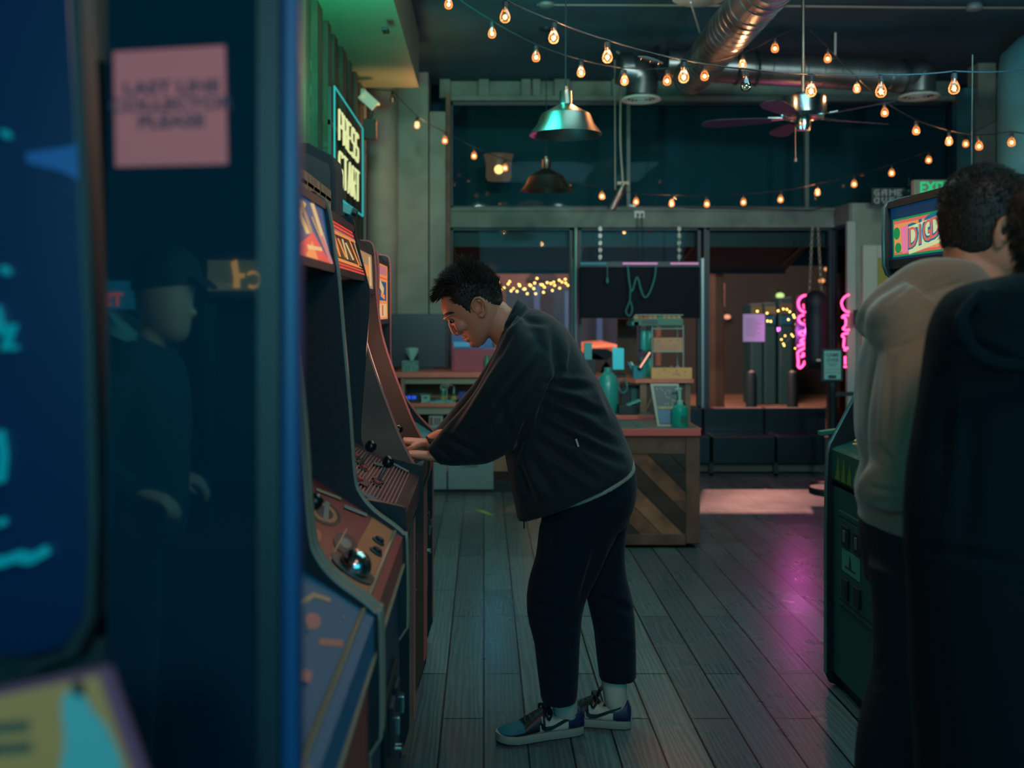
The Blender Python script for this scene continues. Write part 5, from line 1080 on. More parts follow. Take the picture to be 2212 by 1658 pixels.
def shoe(parent,heel,toe,cols,name='shoe'):
    """low sneaker from heel to toe; cols: heel,quarter,overlay,toe,sole"""
    heel=Vector(heel);toe=Vector(toe); L=(toe-heel).length; dx=(toe-heel).normalized(); up=Vector((0,0,1)); sd=up.cross(dx)
    def T(s,y,z): return heel+dx*s*L/.30+sd*y+up*z
    secs=[(.002,.066,.028),(.012,.094,.035),(.04,.090,.040),(.07,.078,.042),(.10,.074,.042),(.115,.088,.041),(.135,.106,.040),(.155,.096,.042),(.185,.080,.044),(.215,.060,.046),(.245,.054,.046),(.272,.048,.041),(.289,.040,.031),(.299,.032,.016)]
    fine=[]
    for i in range(len(secs)-1):
        for k in range(4):
            t=k/4; fine.append(tuple(secs[i][j]+(secs[i+1][j]-secs[i][j])*t for j in range(3)))
    fine.append(secs[-1]); n=32; rs=[]; q=[]
    for s,zt_,w in fine:
        ring=[]; 
        for k in range(n):
            a=2*pi*k/n; ct,st=cos(a),sin(a); z=.022+(zt_-.022)*.5*(1+(abs(ct)**.8)*(1 if ct>0 else -1)); y=w*(abs(st)**.75)*(1 if st>0 else -1)*(1-.28*max(0,(z-.04)/.06))
            ring.append(T(s,y,z)); q.append((s,y,z))
        rs.append(ring)
    m=MB(cols[0]); 
    for c in cols[:4]: m.use(c)
    m.rings(rs)
    for fi,f in enumerate(m.f):
        s=sum(q[i][0] for i in f)/len(f); z=sum(q[i][2] for i in f)/len(f)
        if s<.058+ (z-.03)*.3 or (z>.073 and s<.1): k=0
        elif s<.168-(z-.03)*.3 and z<.082: k=1
        elif s>.212 and z>.036+.05*(.3-s): k=3
        else: k=2
        m.mi[fi]=k
    o=m.build(name,parent,smooth=50)
    sl=MB(cols[4]); out=[(.0,-.0),(.002,.022),(.02,.036),(.07,.040),(.13,.039),(.19,.045),(.24,.048),(.275,.042),(.295,.026),(.304,.0)]
    ol=[(s,y) for s,y in out]+[(s,-y) for s,y in out[::-1][1:-1]]
    lift=lambda s: .0+max(0,(s-.25))*.16
    sl.rings([[T(s,y*f,z+lift(s)) for s,y in ol] for z,f in ((0.003,.96),(.010,1.0),(.026,1.02),(.030,.97))]); sl.build('sole',o,smooth=40)
    b=MB(m_black); b.rings([[T(s,y*.95,z+lift(s)) for s,y in ol] for z in (0.0005,.004)]); b.build('outsole',o)
    # laces and tongue
    lc=MB(m_black)
    for k in range(6):
        s=.205-.017*k; z=.066+k*.0075; 
        lc.tube([T(s,-.026,z-.010),T(s-.004,-.012,z+.004),T(s+.002,.012,z+.004),T(s,.026,z-.010)],.0042,n=6)
    for y in (-.034,.034): lc.tube(curvepts([T(.13,y*.2,.112),T(.14,y*1.15,.10),T(.133,y*1.3,.075),T(.12,y*1.05,.098),T(.128,y*.3,.112)],4),.0042,n=6)
    lc.tube(curvepts([T(.13,-.01,.11),T(.137,-.047,.09),T(.135,-.052,.05),T(.133,-.053,.02)],4),.0036,n=6)
    lc.tube(curvepts([T(.13,.01,.11),T(.15,.045,.088),T(.15,.05,.06)],4),.0036,n=6)
    lc.ball(T(.13,0,.112),.012,n=10,m=8,sc=(1.2,1.6,.8)); lc.build('laces',o,smooth=60)
    tn=MB(cols[2]); tn.rings([[T(s+.006*cos(a)*1.2,.024*sin(a),z) for a in [2*pi*i/16 for i in range(16)]] for s,z in ((.135,.085),(.122,.108),(.108,.132),(.104,.136))]); tn.build('tongue',o,smooth=50)
    for sg in (-1,1):
        sw=MB(cols[2]); top=[(.160,.068),(.158,.046),(.146,.036),(.125,.037),(.09,.052),(.035,.078)]; bot=[(.156,.066),(.149,.055),(.138,.050),(.12,.051),(.09,.062),(.033,.084)]
        def W_(s):
            for a,b in zip(secs[:-1],secs[1:]):
                if a[0]<=s<=b[0]: return a[2]+(b[2]-a[2])*(s-a[0])/(b[0]-a[0])
            return .04
        P_=[T(s,sg*(W_(s)*.99+.0015),z) for s,z in top]; Q_=[T(s,sg*(W_(s)*.97+.0015),z) for s,z in bot]
        P2_=[p-sd*sg*.006 for p in P_]; Q2_=[p-sd*sg*.006 for p in Q_]; N_=len(P_)
        fs=[]
        for i in range(N_-1): fs+= [(i,i+1,N_+i+1,N_+i),(2*N_+i,3*N_+i,3*N_+i+1,2*N_+i+1),(i,2*N_+i,2*N_+i+1,i+1),(N_+i,N_+i+1,3*N_+i+1,3*N_+i)]
        sw.add(P_+Q_+P2_+Q2_,fs); sw.build('side_stripe',o)
    return o
# ================= the man leaning over the machine
YH=3.54
man=thing('person','man in black jacket and dark trousers leaning over the controls, face lowered','person',(.33,3.54,0))
head=[S((1031,752),(1046,742),.020,YH),S((1021,743),(1064,716),.042,YH),S((1010,733),(1080,692),.055,YH),S((1003,724),(1086,670),.063,YH),S((990,712),(1085,652),.069,YH),S((975,700),(1081,637),.0725,YH),
 S((968.5,693),(1077,625),.074,YH),S((961,685),(1071,613),.076,YH),S((955,672),(1062,602),.078,YH),S((952.5,655),(1051,594),.078,YH),S((955,640),(1040,587),.074,YH),S((963,622),(1024,583),.064,YH),S((975,608),(1008,586),.046,YH),S((985,598),(996,592),.02,YH)]
b=MB(m_skin); loftd(b,head,n=40)
loftd(b,[S((1052,722),(1088,650),.052,YH),S((1062,735),(1100,662),.055,YH),S((1078,755),(1122,680),.06,YH),S((1095,790),(1165,720),.10,YH)])
P=lambda x,y,dy=0.0:at(x,y,YH)+Vector((0,dy,0))
b.tube([P(971,695),P(976,705),P(982,715),P(985.5,719.5)],[.008,.0095,.0125,.011],n=14)
b.ball(P(986,718),.0128,n=16,m=12)
for s_ in (-1,1):
    b.ball(P(992,717.5,s_*.013),.0095,n=14,m=10)
    b.ball(P(996,703,s_*.050),.0165,n=18,m=12,sc=(1.4,.8,1.4))
    b.tube([P(961.5,687,s_*.002),P(962,686.5,s_*.02),P(966,684,s_*.042),P(974,680,s_*.058)],[.0055,.0075,.0075,.005],n=10)
    b.tube([P(999,722,0),P(1003,723,s_*.012),P(1011,722,s_*.028)],[.0085,.0085,.004],n=10)
    b.tube([P(1006.5,733,0),P(1010,733,s_*.012),P(1016,729,s_*.026)],[.0088,.009,.004],n=10)
for s_ in (-1,1):
    b.tube([P(967,690,s_*.020),P(971.5,688,s_*.034),P(979,687.5,s_*.047),P(986,691,s_*.056)],[.003,.0058,.0058,.003],n=8)
    b.tube([P(971,697,s_*.024),P(976,698,s_*.036),P(983,697,s_*.048),P(987,692,s_*.056)],[.003,.004,.004,.003],n=8)
b.ball(P(1022,741),.016,n=16,m=10,sc=(1,1.3,1))
eo=[(1025,672),(1020,662),(1021,651),(1027,644),(1036,643),(1045,650),(1050,662),(1049,673),(1045,681),(1039,684),(1036,678)]
ei=[(1030,650),(1039,652),(1042,661),(1040,670),(1035,675)]
ear(b,eo,ei,YH-.0735,-1,lift=.016); ear(b,eo,ei,YH+.0735,1,lift=.016)
# trunk and limbs below the clothes, joined to the neck and hands
loftd(b,[S((1090,760),(1160,710),.10,YH),S((1110,830),(1220,770),.16,YH),S((1130,930),(1290,880),.15,YH),S((1150,1040),(1330,990),.15,YH),S((1185,1130),(1340,1080),.14,YH)],n=20)
D1=3.43; D2=3.66
b.tube([at(1150,770,3.42),at(1070,915,3.42),at(1000,955,3.43),at(938,986,3.435)],[.05,.042,.034,.025],n=14)
b.tube([at(1150,770,3.66),at(1050,880,3.66),at(980,930,3.63),at(925,955,3.60)],[.05,.042,.034,.025],n=14)
b.tube([at(1240,1130,3.47),at(1200,1300,3.47),at(1208,1500,3.47),(at(1224,1550,3.52))],[.075,.05,.028,.016],n=14)
b.tube([at(1280,1130,3.62),at(1310,1300,3.62),at(1330,1470,3.62),(at(1328,1545,3.585))],[.075,.055,.030,.016],n=14)
hand(b,at(936,986,3.435),(-.90,.04,.10),(-.12,0,-1),(0,1,.1),curl=(.55,.75,.45),scale=1.0,thumb=(.9,.7))
hand(b,at(922,958,3.60),(-.92,-.04,.12),(-.12,0,-1),(0,-1,.1),curl=(.6,.75,.45),scale=1.0,thumb=(.7,.6))
def sockets(me,loc):
    n=len(me.vertices); co=np.empty(n*3); me.vertices.foreach_get('co',co); co=co.reshape(-1,3); no=np.empty(n*3); me.vertices.foreach_get('normal',no); no=no.reshape(-1,3)
    for (x,y,dy,r,dp) in ((975,692,-.036,.015,.007),(975,692,.036,.015,.007),(1006,728.5,-.012,.004,.0025),(1006,728.5,.012,.004,.0025),(1011,727,-.022,.004,.002),(1000,712,-.05,.02,.003),(1031,664,-.078,.008,.006),(1014,740,0,.006,.002)):
        c=np.array(P(x,y,dy))-np.array(loc); q=np.linalg.norm(co-c,axis=1); co-=no*(dp*np.exp(-(q/r)**2))[:,None]
    me.vertices.foreach_set('co',co.reshape(-1)); me.update()
body=organic(b,'body',m_skin,man,voxel=.0034,smooth=5,post=sockets)
m_eye=mat('eye_white',(104,88,80),0.3); m_iris=mat('iris',(14,10,8),0.15)
for s_ in (-1,1):
    c=P(977.5,691.5,s_*.0345); e=MB(m_eye).ball(c,.0102,n=20,m=14).use(m_iris).ball(c+Vector((-.0042,s_*.003,-.0048)),.0062,n=14,m=10); e.build('eye',man,smooth=60)
    l=MB(m_hair); l.tube([P(969.5,691,s_*.026),P(974,688,s_*.036),P(980.5,687,s_*.0475),P(984.5,688.5,s_*.0535)],[.001,.0022,.0022,.0008],n=6); 
    l.tube([P(959,685,s_*.014),P(960.5,682,s_*.032),P(967,678,s_*.052),P(975,675,s_*.066),P(983,675,s_*.074)],[.0026,.0048,.0048,.0040,.0012],n=7); l.build('eyebrow',man,smooth=60)
lp=MB(mat('lips',(168,92,80),0.45))
lp.tube([P(1010,726,-.026),P(1003.2,728,-.012),P(1001,727.5,0),P(1003.2,728,.012),P(1010,726,.026)],[.0015,.0046,.005,.0046,.0015],n=8).tube([P(1013,729,-.025),P(1007.5,733,-.012),P(1005,733.5,0),P(1007.5,733,.012),P(1013,729,.025)],[.0015,.0052,.0058,.0052,.0015],n=8)
lp.build('lips',man,smooth=60)
HP=[(953,642),(962,639),(976,640),(977,652),(984,657),(998,662),(1006,668),(1013,678),(1019,677),(1019,658),(1024,645),(1036,641),(1047,646),(1055,652),(1068,659),(1082,661),(1100,640),(1085,600),(1040,560),(980,560),(935,600),(930,640)]
def thick(px,py):
    t=max(0,min(1,(1030-px)/70))*max(0,min(1,(655-py)/45)); u=max(0,min(1,(615-py)/40))
    return .003+.010*t+.007*u
hb=MB(m_hair)
def strandf(px,py,n):
    if py<618 or px<985:
        up=max(0,(618-py)/60); fr=max(0,min(1,(1010-px)/60))
        d=Vector((-.75*fr-.15,0,.25+.55*(1-fr)))+n*.45
        if px<975 and py>618: d=Vector((-.8,0,-.35))+n*.35
        if abs(n.y)>.75 and py>618: return (Vector((-.5,0,-.1))+n*.3,.016,.0013)
        L=.030+.016*fr
        if 1000<px<1022 and py<592: L=.05; d=Vector((.0,0,1))+n*.25
        return d,L,.0016
    if py<655: t=(655-py)/37; return (Vector((-.25,0,-.25+.3*t))+n*.4,.007+.022*t*t,.0012)
    return None
haircap(head,HP,YH,thick,hb,strand=(5200,strandf),seed=3)
# the swept fringe and the tuft
random.seed(9)
for k in range(420):
    y=random.gauss(0,.036); a=random.random(); q0=P(962+22*a,634-34*a,max(-.062,min(.062,y))); 
    ln=.045+random.random()*.02; d=Vector((-.86,random.gauss(0,.12),-.12-.30*(1-a)+random.gauss(0,.12))).normalized()
    hb.tube([q0,q0+d*ln*.5+Vector((0,0,.006)),q0+d*ln+Vector((0,0,-.004))],[.0021,.0018,.0002],n=4,cap=False)
for k in range(120):
    q0=P(1002+random.gauss(0,7),583+random.gauss(0,2),random.gauss(0,.018)); d=Vector((random.gauss(.02,.22),random.gauss(0,.2),1)).normalized(); ln=.03+random.random()*.03
    hb.tube([q0,q0+d*ln*.6,q0+d*ln+Vector((random.gauss(0,.006),0,0))],[.0019,.0015,.0002],n=4,cap=False)
hb.build('hair',man,smooth=70)
# jacket
j=MB(m_jacket)
loftd(j,[S((1076,742),(1124,664),.085,YH),S((1066,762),(1165,668),.145,YH),S((1066,795),(1203,690),.19,YH),S((1070,832),(1243,737),.205,YH),S((1078,872),(1276,798),.205,YH),S((1085,920),(1308,852),.20,YH),S((1090,965),(1332,905),.20,YH),S((1097,1012),(1349,948),.205,YH),S((1105,1062),(1366,984),.21,YH),S((1116,1112),(1369,999),.208,YH),S((1119,1119),(1367,1003),.200,YH)],n=40)
DA=3.385
loftd(j,[S((1118,678),(1232,790),.05,3.43),S((1103,700),(1222,822),.075,3.40),S((1080,745),(1205,856),.082,DA),S((1040,815),(1168,908),.080,DA),S((1000,874),(1112,968),.072,3.395),S((962,922),(1052,1001),.060,3.41),S((937,950),(990,1005),.046,3.43),S((922,966),(950,1003),.036,3.435)],n=28)
loftd(j,[S((1118,690),(1225,800),.06,3.63),S((1075,750),(1190,850),.08,3.68),S((1020,830),(1130,910),.075,3.68),S((975,885),(1070,960),.062,3.66),S((940,925),(1000,985),.05,3.63),S((918,942),(945,978),.036,3.60)],n=24)
loftd(j,[S((1071,737),(1119,641),.064,YH,2.0),S((1073,748),(1138,655),.082,YH,2.0),S((1078,765),(1158,680),.115,YH,2.0)],n=28,k=3)
CR=[((1118,700),(965,938),7,0.0102),((1150,745),(1005,935),8,0.0102),((1165,775),(1050,930),9,0.0102),((1090,690),(1050,800),6,0.0068),((1180,828),(1275,840),8,0.0136),((1185,850),(1300,898),8,0.0153),((1180,880),(1330,965),9,0.0153),((1172,915),(1345,1000),9,0.0136),((1160,950),(1290,1040),9,0.0119),
 ((1195,700),(1205,812),10,0.0136),((1207,800),(1160,905),7,0.0204),((1140,905),(1115,985),7,0.0204),((1240,745),(1225,820),8,0.0085),((1115,985),(1150,1090),10,0.0136),((1145,985),(1200,1070),10,0.0119),((1300,830),(1325,900),8,0.0085),((940,960),(985,998),5,0.0068),((965,945),(1040,985),7,0.0102),((1075,860),(1110,960),9,0.0102),((1235,940),(1262,990),4,0.0068),
 ((1145,660),(1092,712),4,0.0085),((1090,702),(1074,735),4,0.0085),((1130,690),(1180,700),6,0.0051)]
jk=organic(j,'jacket',m_jacket,man,voxel=.0058,smooth=4,post=folds(CR,.006,10))
# hollow cuffs and neck read dark; hem cord, small white tab
MB(mat('tab_white',(170,170,160),.6)).obox(at(1247,956,3.325),(.004,0,-.013),(0,.0015,0),(.003,0,.001)).build('sleeve_tab',man)
MB(m_black).tube([at(1131,1112,3.42),at(1132,1128,3.42),at(1132,1141,3.42)],.0028,n=6).build('hem_cord',man)
t=MB(m_tee); loftd(t,[S((1150,1070),(1366,985),.185,YH),S((1160,1092),(1370,1002),.188,YH),S((1180,1098),(1371,1014),.186,YH)],n=36)
organic(t,'tee_shirt',m_tee,man,voxel=.007,smooth=4,post=folds([((1240,1060),(1300,1040),5,.003)],.0015,20))
m=MB(m_trouser)
loftd(m,[S((1172,1075),(1370,1012),.178,YH),S((1172,1110),(1374,1038),.182,YH),S((1166,1150),(1370,1085),.176,YH),S((1165,1190),(1352,1130),.165,YH)],n=36)
loftd(m,[S((1166,1130),(1345,1090),.09,3.47),S((1157,1195),(1335,1150),.098,3.465),S((1143,1245),(1305,1205),.098,3.46),S((1137,1290),(1278,1262),.094,3.46),S((1141,1335),(1258,1322),.088,3.46),S((1153,1385),(1252,1385),.082,3.465),S((1160,1440),(1250,1445),.078,3.47),S((1167,1500),(1247,1500),.072,3.475),S((1171,1514),(1244,1511),.068,3.475)],n=28)
loftd(m,[S((1230,1140),(1365,1100),.09,3.61),S((1245,1200),(1350,1170),.09,3.61),S((1262,1262),(1352,1235),.088,3.61),S((1272,1310),(1366,1290),.086,3.61),S((1282,1360),(1372,1345),.082,3.60),S((1290,1420),(1374,1415),.076,3.60),S((1295,1466),(1374,1463),.07,3.60)],n=28)
TR=[((1150,1250),(1235,1215),10,0.0096),((1145,1300),(1230,1330),9,0.0112),((1150,1335),(1240,1350),8,0.0096),((1300,1150),(1255,1300),8,0.0144),((1180,1110),(1200,1200),10,0.0080),((1160,1390),(1240,1400),9,0.0064),((1300,1290),(1365,1320),8,0.0080),((1230,1230),(1180,1290),10,0.0080),((1170,1440),(1230,1480),8,0.0064),((1310,1380),(1365,1400),7,0.0064),((1290,1110),(1340,1050),9,0.0064)]
organic(m,'trousers',m_trouser,man,voxel=.0066,smooth=5,post=folds(TR,.003,12))
m_sock=mat('ribbed_sock',(176,180,166),0.85)
def ribsock(path,r,name='sock'):
    m=MB(m_sock); pts=curvepts(path,6); rs=[]; n=72
    for i,p in enumerate(pts):
        rr=r[0]+(r[1]-r[0])*i/(len(pts)-1); rs.append([p+Vector(((rr+.0012*cos(k*pi))*cos(2*pi*k/n),(rr+.0012*cos(k*pi))*sin(2*pi*k/n)*.9,0)) for k in range(n)])
    m.rings(rs); return m.build(name,man,smooth=80)
ribsock([at(1223,1548,3.52),at(1221,1535,3.512),at(1217,1495,3.475)],(.035,.047)); ribsock([at(1332,1530,3.592),at(1329,1505,3.59),at(1325,1455,3.60)],(.035,.046))
c_navy=mat('shoe_navy',(10,26,70),.5); c_wh=mat('shoe_white',(176,172,158),.5); c_bk=mat('shoe_black',(14,24,28),.45); c_tl=mat('shoe_teal',(8,88,112),.65); c_sl=mat('shoe_sole',(128,138,124),.6)
shoe(man,(.350,3.545,0),(.045,3.455,0),(c_navy,c_wh,c_bk,c_tl,c_sl)); shoe(man,(.532,3.585,0),(.235,3.645,0),(c_navy,c_wh,c_bk,c_tl,c_sl))

# ================= hooded man seen from behind at the right
DH=2.2
hm=thing('person','man in a beige hoodie standing at the right machine, seen from behind','person',(1.02,2.2,0))
m_hood=mat('beige_fleece',(140,122,102),.95,bump=.2,bscale=150,sheen=.4)
b=MB(m_skin)
head2=[S((2188,612),(2120,600),.03,DH),S((2202,596),(2090,580),.05,DH),S((2208,575),(2064,562),.064,DH),S((2210,545),(2050,535),.073,DH),S((2212,510),(2043,500),.079,DH),S((2212,470),(2040,462),.081,DH),S((2203,432),(2046,425),.079,DH),S((2185,398),(2064,392),.066,DH),S((2150,376),(2092,374),.04,DH),S((2128,370),(2112,370),.015,DH)]
loftd(b,head2,n=36)
loftd(b,[S((2165,560),(2045,530),.058,DH),S((2160,600),(2036,585),.062,DH),S((2165,660),(2010,640),.09,DH),S((2170,760),(1960,760),.16,DH),S((2130,1000),(1910,1000),.14,DH),S((2100,1200),(1900,1180),.13,DH)],n=22)
b.tube([at(2206,500,DH),at(2222,520,DH),at(2228,532,DH)],[.01,.013,.012],n=12)
eo2=[(2146,505),(2148,485),(2156,472),(2168,470),(2176,482),(2177,500),(2172,520),(2163,532),(2154,534),(2150,525),(2150,515)]
eo2=[(2172,520),(2176,500),(2177,484),(2171,472),(2161,470),(2151,480),(2147,497),(2146,513),(2150,526),(2157,533),(2163,528)]
ei2=[(2170,484),(2160,482),(2155,496),(2157,512),(2163,520)]
ear(b,eo2,ei2,DH-.079,-1,r=.005,lift=.017); ear(b,eo2,ei2,DH+.079,1,r=.005,lift=.017)
b.tube([at(1960,760,2.02),at(1935,960,2.0),at(1985,1060,2.03),at(2130,1010,2.12)],[.05,.042,.036,.027],n=14)
b.tube([at(1990,760,2.4),at(2000,960,2.42),at(2060,1040,2.38),at(2180,1000,2.32)],[.05,.042,.036,.027],n=14)
hand(b,at(2150,1008,2.13),(.95,.15,-.1),(0,0,-1),(0,.9,.1),curl=(.5,.6,.4)); hand(b,at(2190,998,2.32),(.95,-.05,-.1),(0,0,-1),(0,-.9,.1),curl=(.5,.6,.4))
b.tube([at(1965,1200,2.17),at(1945,1500,2.13),at(1930,1900,2.12),(at(1925,2080,2.12))],[.06,.045,.035,.03],n=14)
b.tube([at(2020,1200,2.3),at(2030,1500,2.32),at(2020,1850,2.32),(at(2010,2000,2.32))],[.06,.045,.035,.03],n=14)
organic(b,'body',m_skin,hm,voxel=.0045,smooth=5)
HP2=[(2150,366),(2228,410),(2228,455),(2186,440),(2172,455),(2164,466),(2150,468),(2143,490),(2138,512),(2120,528),(2100,545),(2075,552),(2040,548),(2025,470),(2040,390),(2090,355)]
hb=MB(m_hair)
haircap(head2,HP2,DH,lambda x,y:.004+.004*max(0,min(1,(480-y)/70)),hb,strand=(4200,lambda x,y,n:((Vector((.35,0,.15))+n*.35,.015,.0014) if y<450 else ((Vector((0,0,-.5))+n*.4,.010,.0011) if y<530 else None))),seed=5)
hb.build('hair',hm,smooth=70)
j=MB(m_hood)
loftd(j,[S((2150,606),(2005,588),.07,DH),S((2168,650),(1945,640),.17,DH),S((2172,705),(1900,700),.205,DH),S((2165,790),(1874,785),.21,DH),S((2155,880),(1866,880),.205,DH),S((2145,950),(1868,950),.195,DH),S((2138,1005),(1880,1000),.18,DH),S((2134,1050),(1866,1045),.18,DH),S((2130,1090),(1862,1082),.18,DH),S((2125,1130),(1870,1105),.165,DH),S((2118,1190),(1864,1124),.160,DH),S((2112,1196),(1872,1130),.155,DH)],n=36)
# hood lying on the back
def blob(m,pts): m.tube(curvepts([at(*p[:3]) for p in pts],4),[ (lambda i:pts[min(len(pts)-1,i//4)][3]+(pts[min(len(pts)-1,i//4+1)][3]-pts[min(len(pts)-1,i//4)][3])*(i%4)/4)(i) for i in range((len(pts)-1)*4+1)],n=18)
blob(j,[(2140,612,2.12,.014),(2095,590,2.09,.026),(2040,590,2.08,.034),(1985,606,2.08,.042),(1935,645,2.10,.046),(1895,680,2.14,.042),(1878,705,2.2,.034)])
blob(j,[(2085,634,2.07,.016),(2030,660,2.03,.028),(1985,700,2.01,.036),(1945,730,2.02,.036),(1910,722,2.08,.036),(1885,700,2.16,.030)])
blob(j,[(1990,640,2.03,.04),(1940,680,2.04,.05),(1910,700,2.1,.045)])
blob(j,[(1870,684,2.14,.012),(1890,664,2.12,.014),(1920,655,2.10,.014)])
# near sleeve with bunched elbow
loftd(j,[S((2060,690),(1925,700),.06,2.06),S((2045,760),(1905,760),.075,2.02),S((2030,860),(1886,860),.075,2.0),S((2020,950),(1882,950),.07,2.0),S((2025,1005),(1884,1000),.065,2.0),S((2000,1060),(1856,1040),.062,2.0)],n=24)
blob(j,[(1878,1052,2.0,.030),(1905,1062,1.99,.036),(1950,1060,1.99,.04),(2010,1050,2.0,.042),(2080,1030,2.06,.038),(2135,1012,2.12,.032)])
blob(j,[(1862,1072,2.02,.020),(1884,1034,1.99,.022),(1925,1024,1.96,.020),(1975,1034,1.96,.018)])
HC=[((1985,600),(1905,660),5,.004),((2080,610),(1990,640),5,.005),((2090,640),(1990,735),5,.008),((1985,735),(1925,755),5,.006),((1895,760),(1888,980),8,.007),((1925,770),(1915,960),8,.005),((1900,960),(1960,1040),7,.007),((1990,820),(1950,980),12,.005),((1890,1080),(1960,1090),6,.006),((1880,1050),(1930,1060),5,.006)]
organic(j,'hoodie',m_hood,hm,voxel=.0062,smooth=26,post=folds(HC,.004,13))
m=MB(mat('dark_jeans',(14,30,36),.9,bump=.15,bscale=120))
loftd(m,[S((2115,1120),(1874,1112),.15,DH),S((2110,1200),(1870,1165),.155,DH),S((2095,1290),(1884,1270),.15,DH)],n=30)
loftd(m,[S((2040,1230),(1880,1220),.085,2.13),S((2035,1330),(1893,1320),.085,2.13),S((2025,1440),(1894,1440),.08,2.13),S((2005,1520),(1876,1510),.078,2.13),S((1985,1600),(1856,1590),.074,2.13),S((1975,1720),(1846,1720),.068,2.13),S((1970,1900),(1850,1900),.06,2.13),S((1965,2080),(1856,2080),.055,2.13)],n=24)
loftd(m,[S((2095,1230),(1960,1220),.085,2.3),S((2080,1440),(1975,1440),.08,2.3),S((2060,1700),(1965,1700),.068,2.3),S((2040,2000),(1960,2000),.055,2.3)],n=24)
organic(m,'jeans',MATS['dark_jeans'],hm,voxel=.009,smooth=5,post=folds([((1890,1440),(1960,1400),8,.006),((1880,1480),(1950,1470),8,.006),((1990,1230),(1950,1300),8,.004)],.003,12))
shoe(hm,(.86,2.13,0),(1.14,2.19,0),(c_bk,c_bk,c_bk,c_bk,c_sl)); shoe(hm,(.93,2.31,0),(1.21,2.37,0),(c_bk,c_bk,c_bk,c_bk,c_sl))

# ================= dark coated person at the right edge
DC=1.68
dm=thing('person','person in a long dark coat at the right edge, back to the viewer','person',(1.0,1.68,0))
m_coat=mat('dark_coat',(2,22,28),.95,bump=.2,bscale=80,sheen=.02,spec=.1)
b=MB(m_skin)
head3=[S((2276,640),(2376,640),.045,DC),S((2251,610),(2406,610),.075,DC),S((2231,560),(2421,560),.092,DC),S((2221,500),(2431,500),.098,DC),S((2220,450),(2432,450),.098,DC),S((2231,410),(2421,410),.09,DC),S((2261,375),(2391,375),.06,DC),S((2301,358),(2351,358),.02,DC)]
loftd(b,head3,n=32); loftd(b,[S((2256,600),(2386,600),.055,DC),S((2215,680),(2365,680),.06,DC),S((2120,800),(2460,800),.09,DC),S((2110,1100),(2470,1100),.09,DC),S((2120,1300),(2460,1300),.10,DC)],n=24)
for sx in (-1,1):
    b.tube([at(2290+sx*190,745,DC),at(2290+sx*215,1050,DC),at(2290+sx*215,1300,DC),at(2290+sx*212,1340,DC)],[.035,.035,.03,.026],n=12)
    hand(b,at(2290+sx*212,1345,DC),(0,.1,-1),(-sx,0,0),(0,1,0),curl=(.3,.4,.3))
    b.tube([at(2290+sx*90,1300,DC),at(2290+sx*95,1800,DC),at(2290+sx*100,2400,DC),at(2290+sx*100,2520,DC)],[.085,.06,.045,.04],n=12)
    ear(b,[(2326+sx*(98+q[0]),q[1]) for q in ((0,560),(4,535),(6,515),(4,500),(-4,498),(-8,510),(-10,530),(-8,550),(-4,562))],[(2326+sx*98,510),(2326+sx*97,530),(2326+sx*99,550)],DC,-1,lift=.004)
organic(b,'body',m_skin,dm,voxel=.006,smooth=5)
hb=MB(m_hair); haircap(head3,[(2150,330),(2430,330),(2430,590),(2370,615),(2215,615),(2150,590)],DC,lambda x,y:.010,hb,strand=(2600,lambda x,y,n:(Vector((0,-.1,-.5))+n*.3,.020,.0016)),seed=7); hb.build('hair',dm,smooth=70)
j=MB(m_coat)
loftd(j,[S((2190,590),(2390,590),.075,DC),S((2120,605),(2460,605),.10,DC),S((2062,632),(2518,632),.13,DC),S((2026,690),(2554,690),.145,DC),S((2006,780),(2574,780),.15,DC),S((1988,880),(2592,880),.15,DC),S((1972,1000),(2608,1000),.15,DC),S((1968,1130),(2612,1130),.155,DC),S((1970,1300),(2610,1300),.16,DC),S((1976,1460),(2604,1460),.165,DC),S((1990,1640),(2590,1640),.165,DC),S((2000,1800),(2580,1800),.165,DC)],n=40)
j.tube(curvepts([at(2120,625,DC-.06),at(2075,690,DC-.12),at(2110,760,DC-.15),at(2200,790,DC-.16),at(2290,798,DC-.16),at(2400,780,DC-.15),at(2480,730,DC-.12),at(2470,640,DC-.06)],5),.012,n=14)
organic(j,'coat',m_coat,dm,voxel=.0085,smooth=8,post=folds([((2090,740),(2212,795),12,.010),((2040,820),(2030,1100),18,.008),((2100,900),(2080,1200),20,.006),((1975,1180),(2212,1220),12,.007),((2020,640),(2060,760),10,.006)],.006,8))
m=MB(m_trouser)
for sx in (-1,1): loftd(m,[S((2290+sx*95-100,1500),(2290+sx*95+100,1500),.085,DC),S((2290+sx*98-80,2000),(2290+sx*98+80,2000),.07,DC),S((2290+sx*100-68,2440),(2290+sx*100+68,2440),.06,DC)],n=24)
organic(m,'trousers',m_trouser,dm,voxel=.012,smooth=4)
for sx in (-1,1): x=px2(2290+sx*100,DC); shoe(dm,(x,DC-.07,0),(x,DC+.22,0),(c_bk,c_bk,c_bk,c_bk,c_sl))
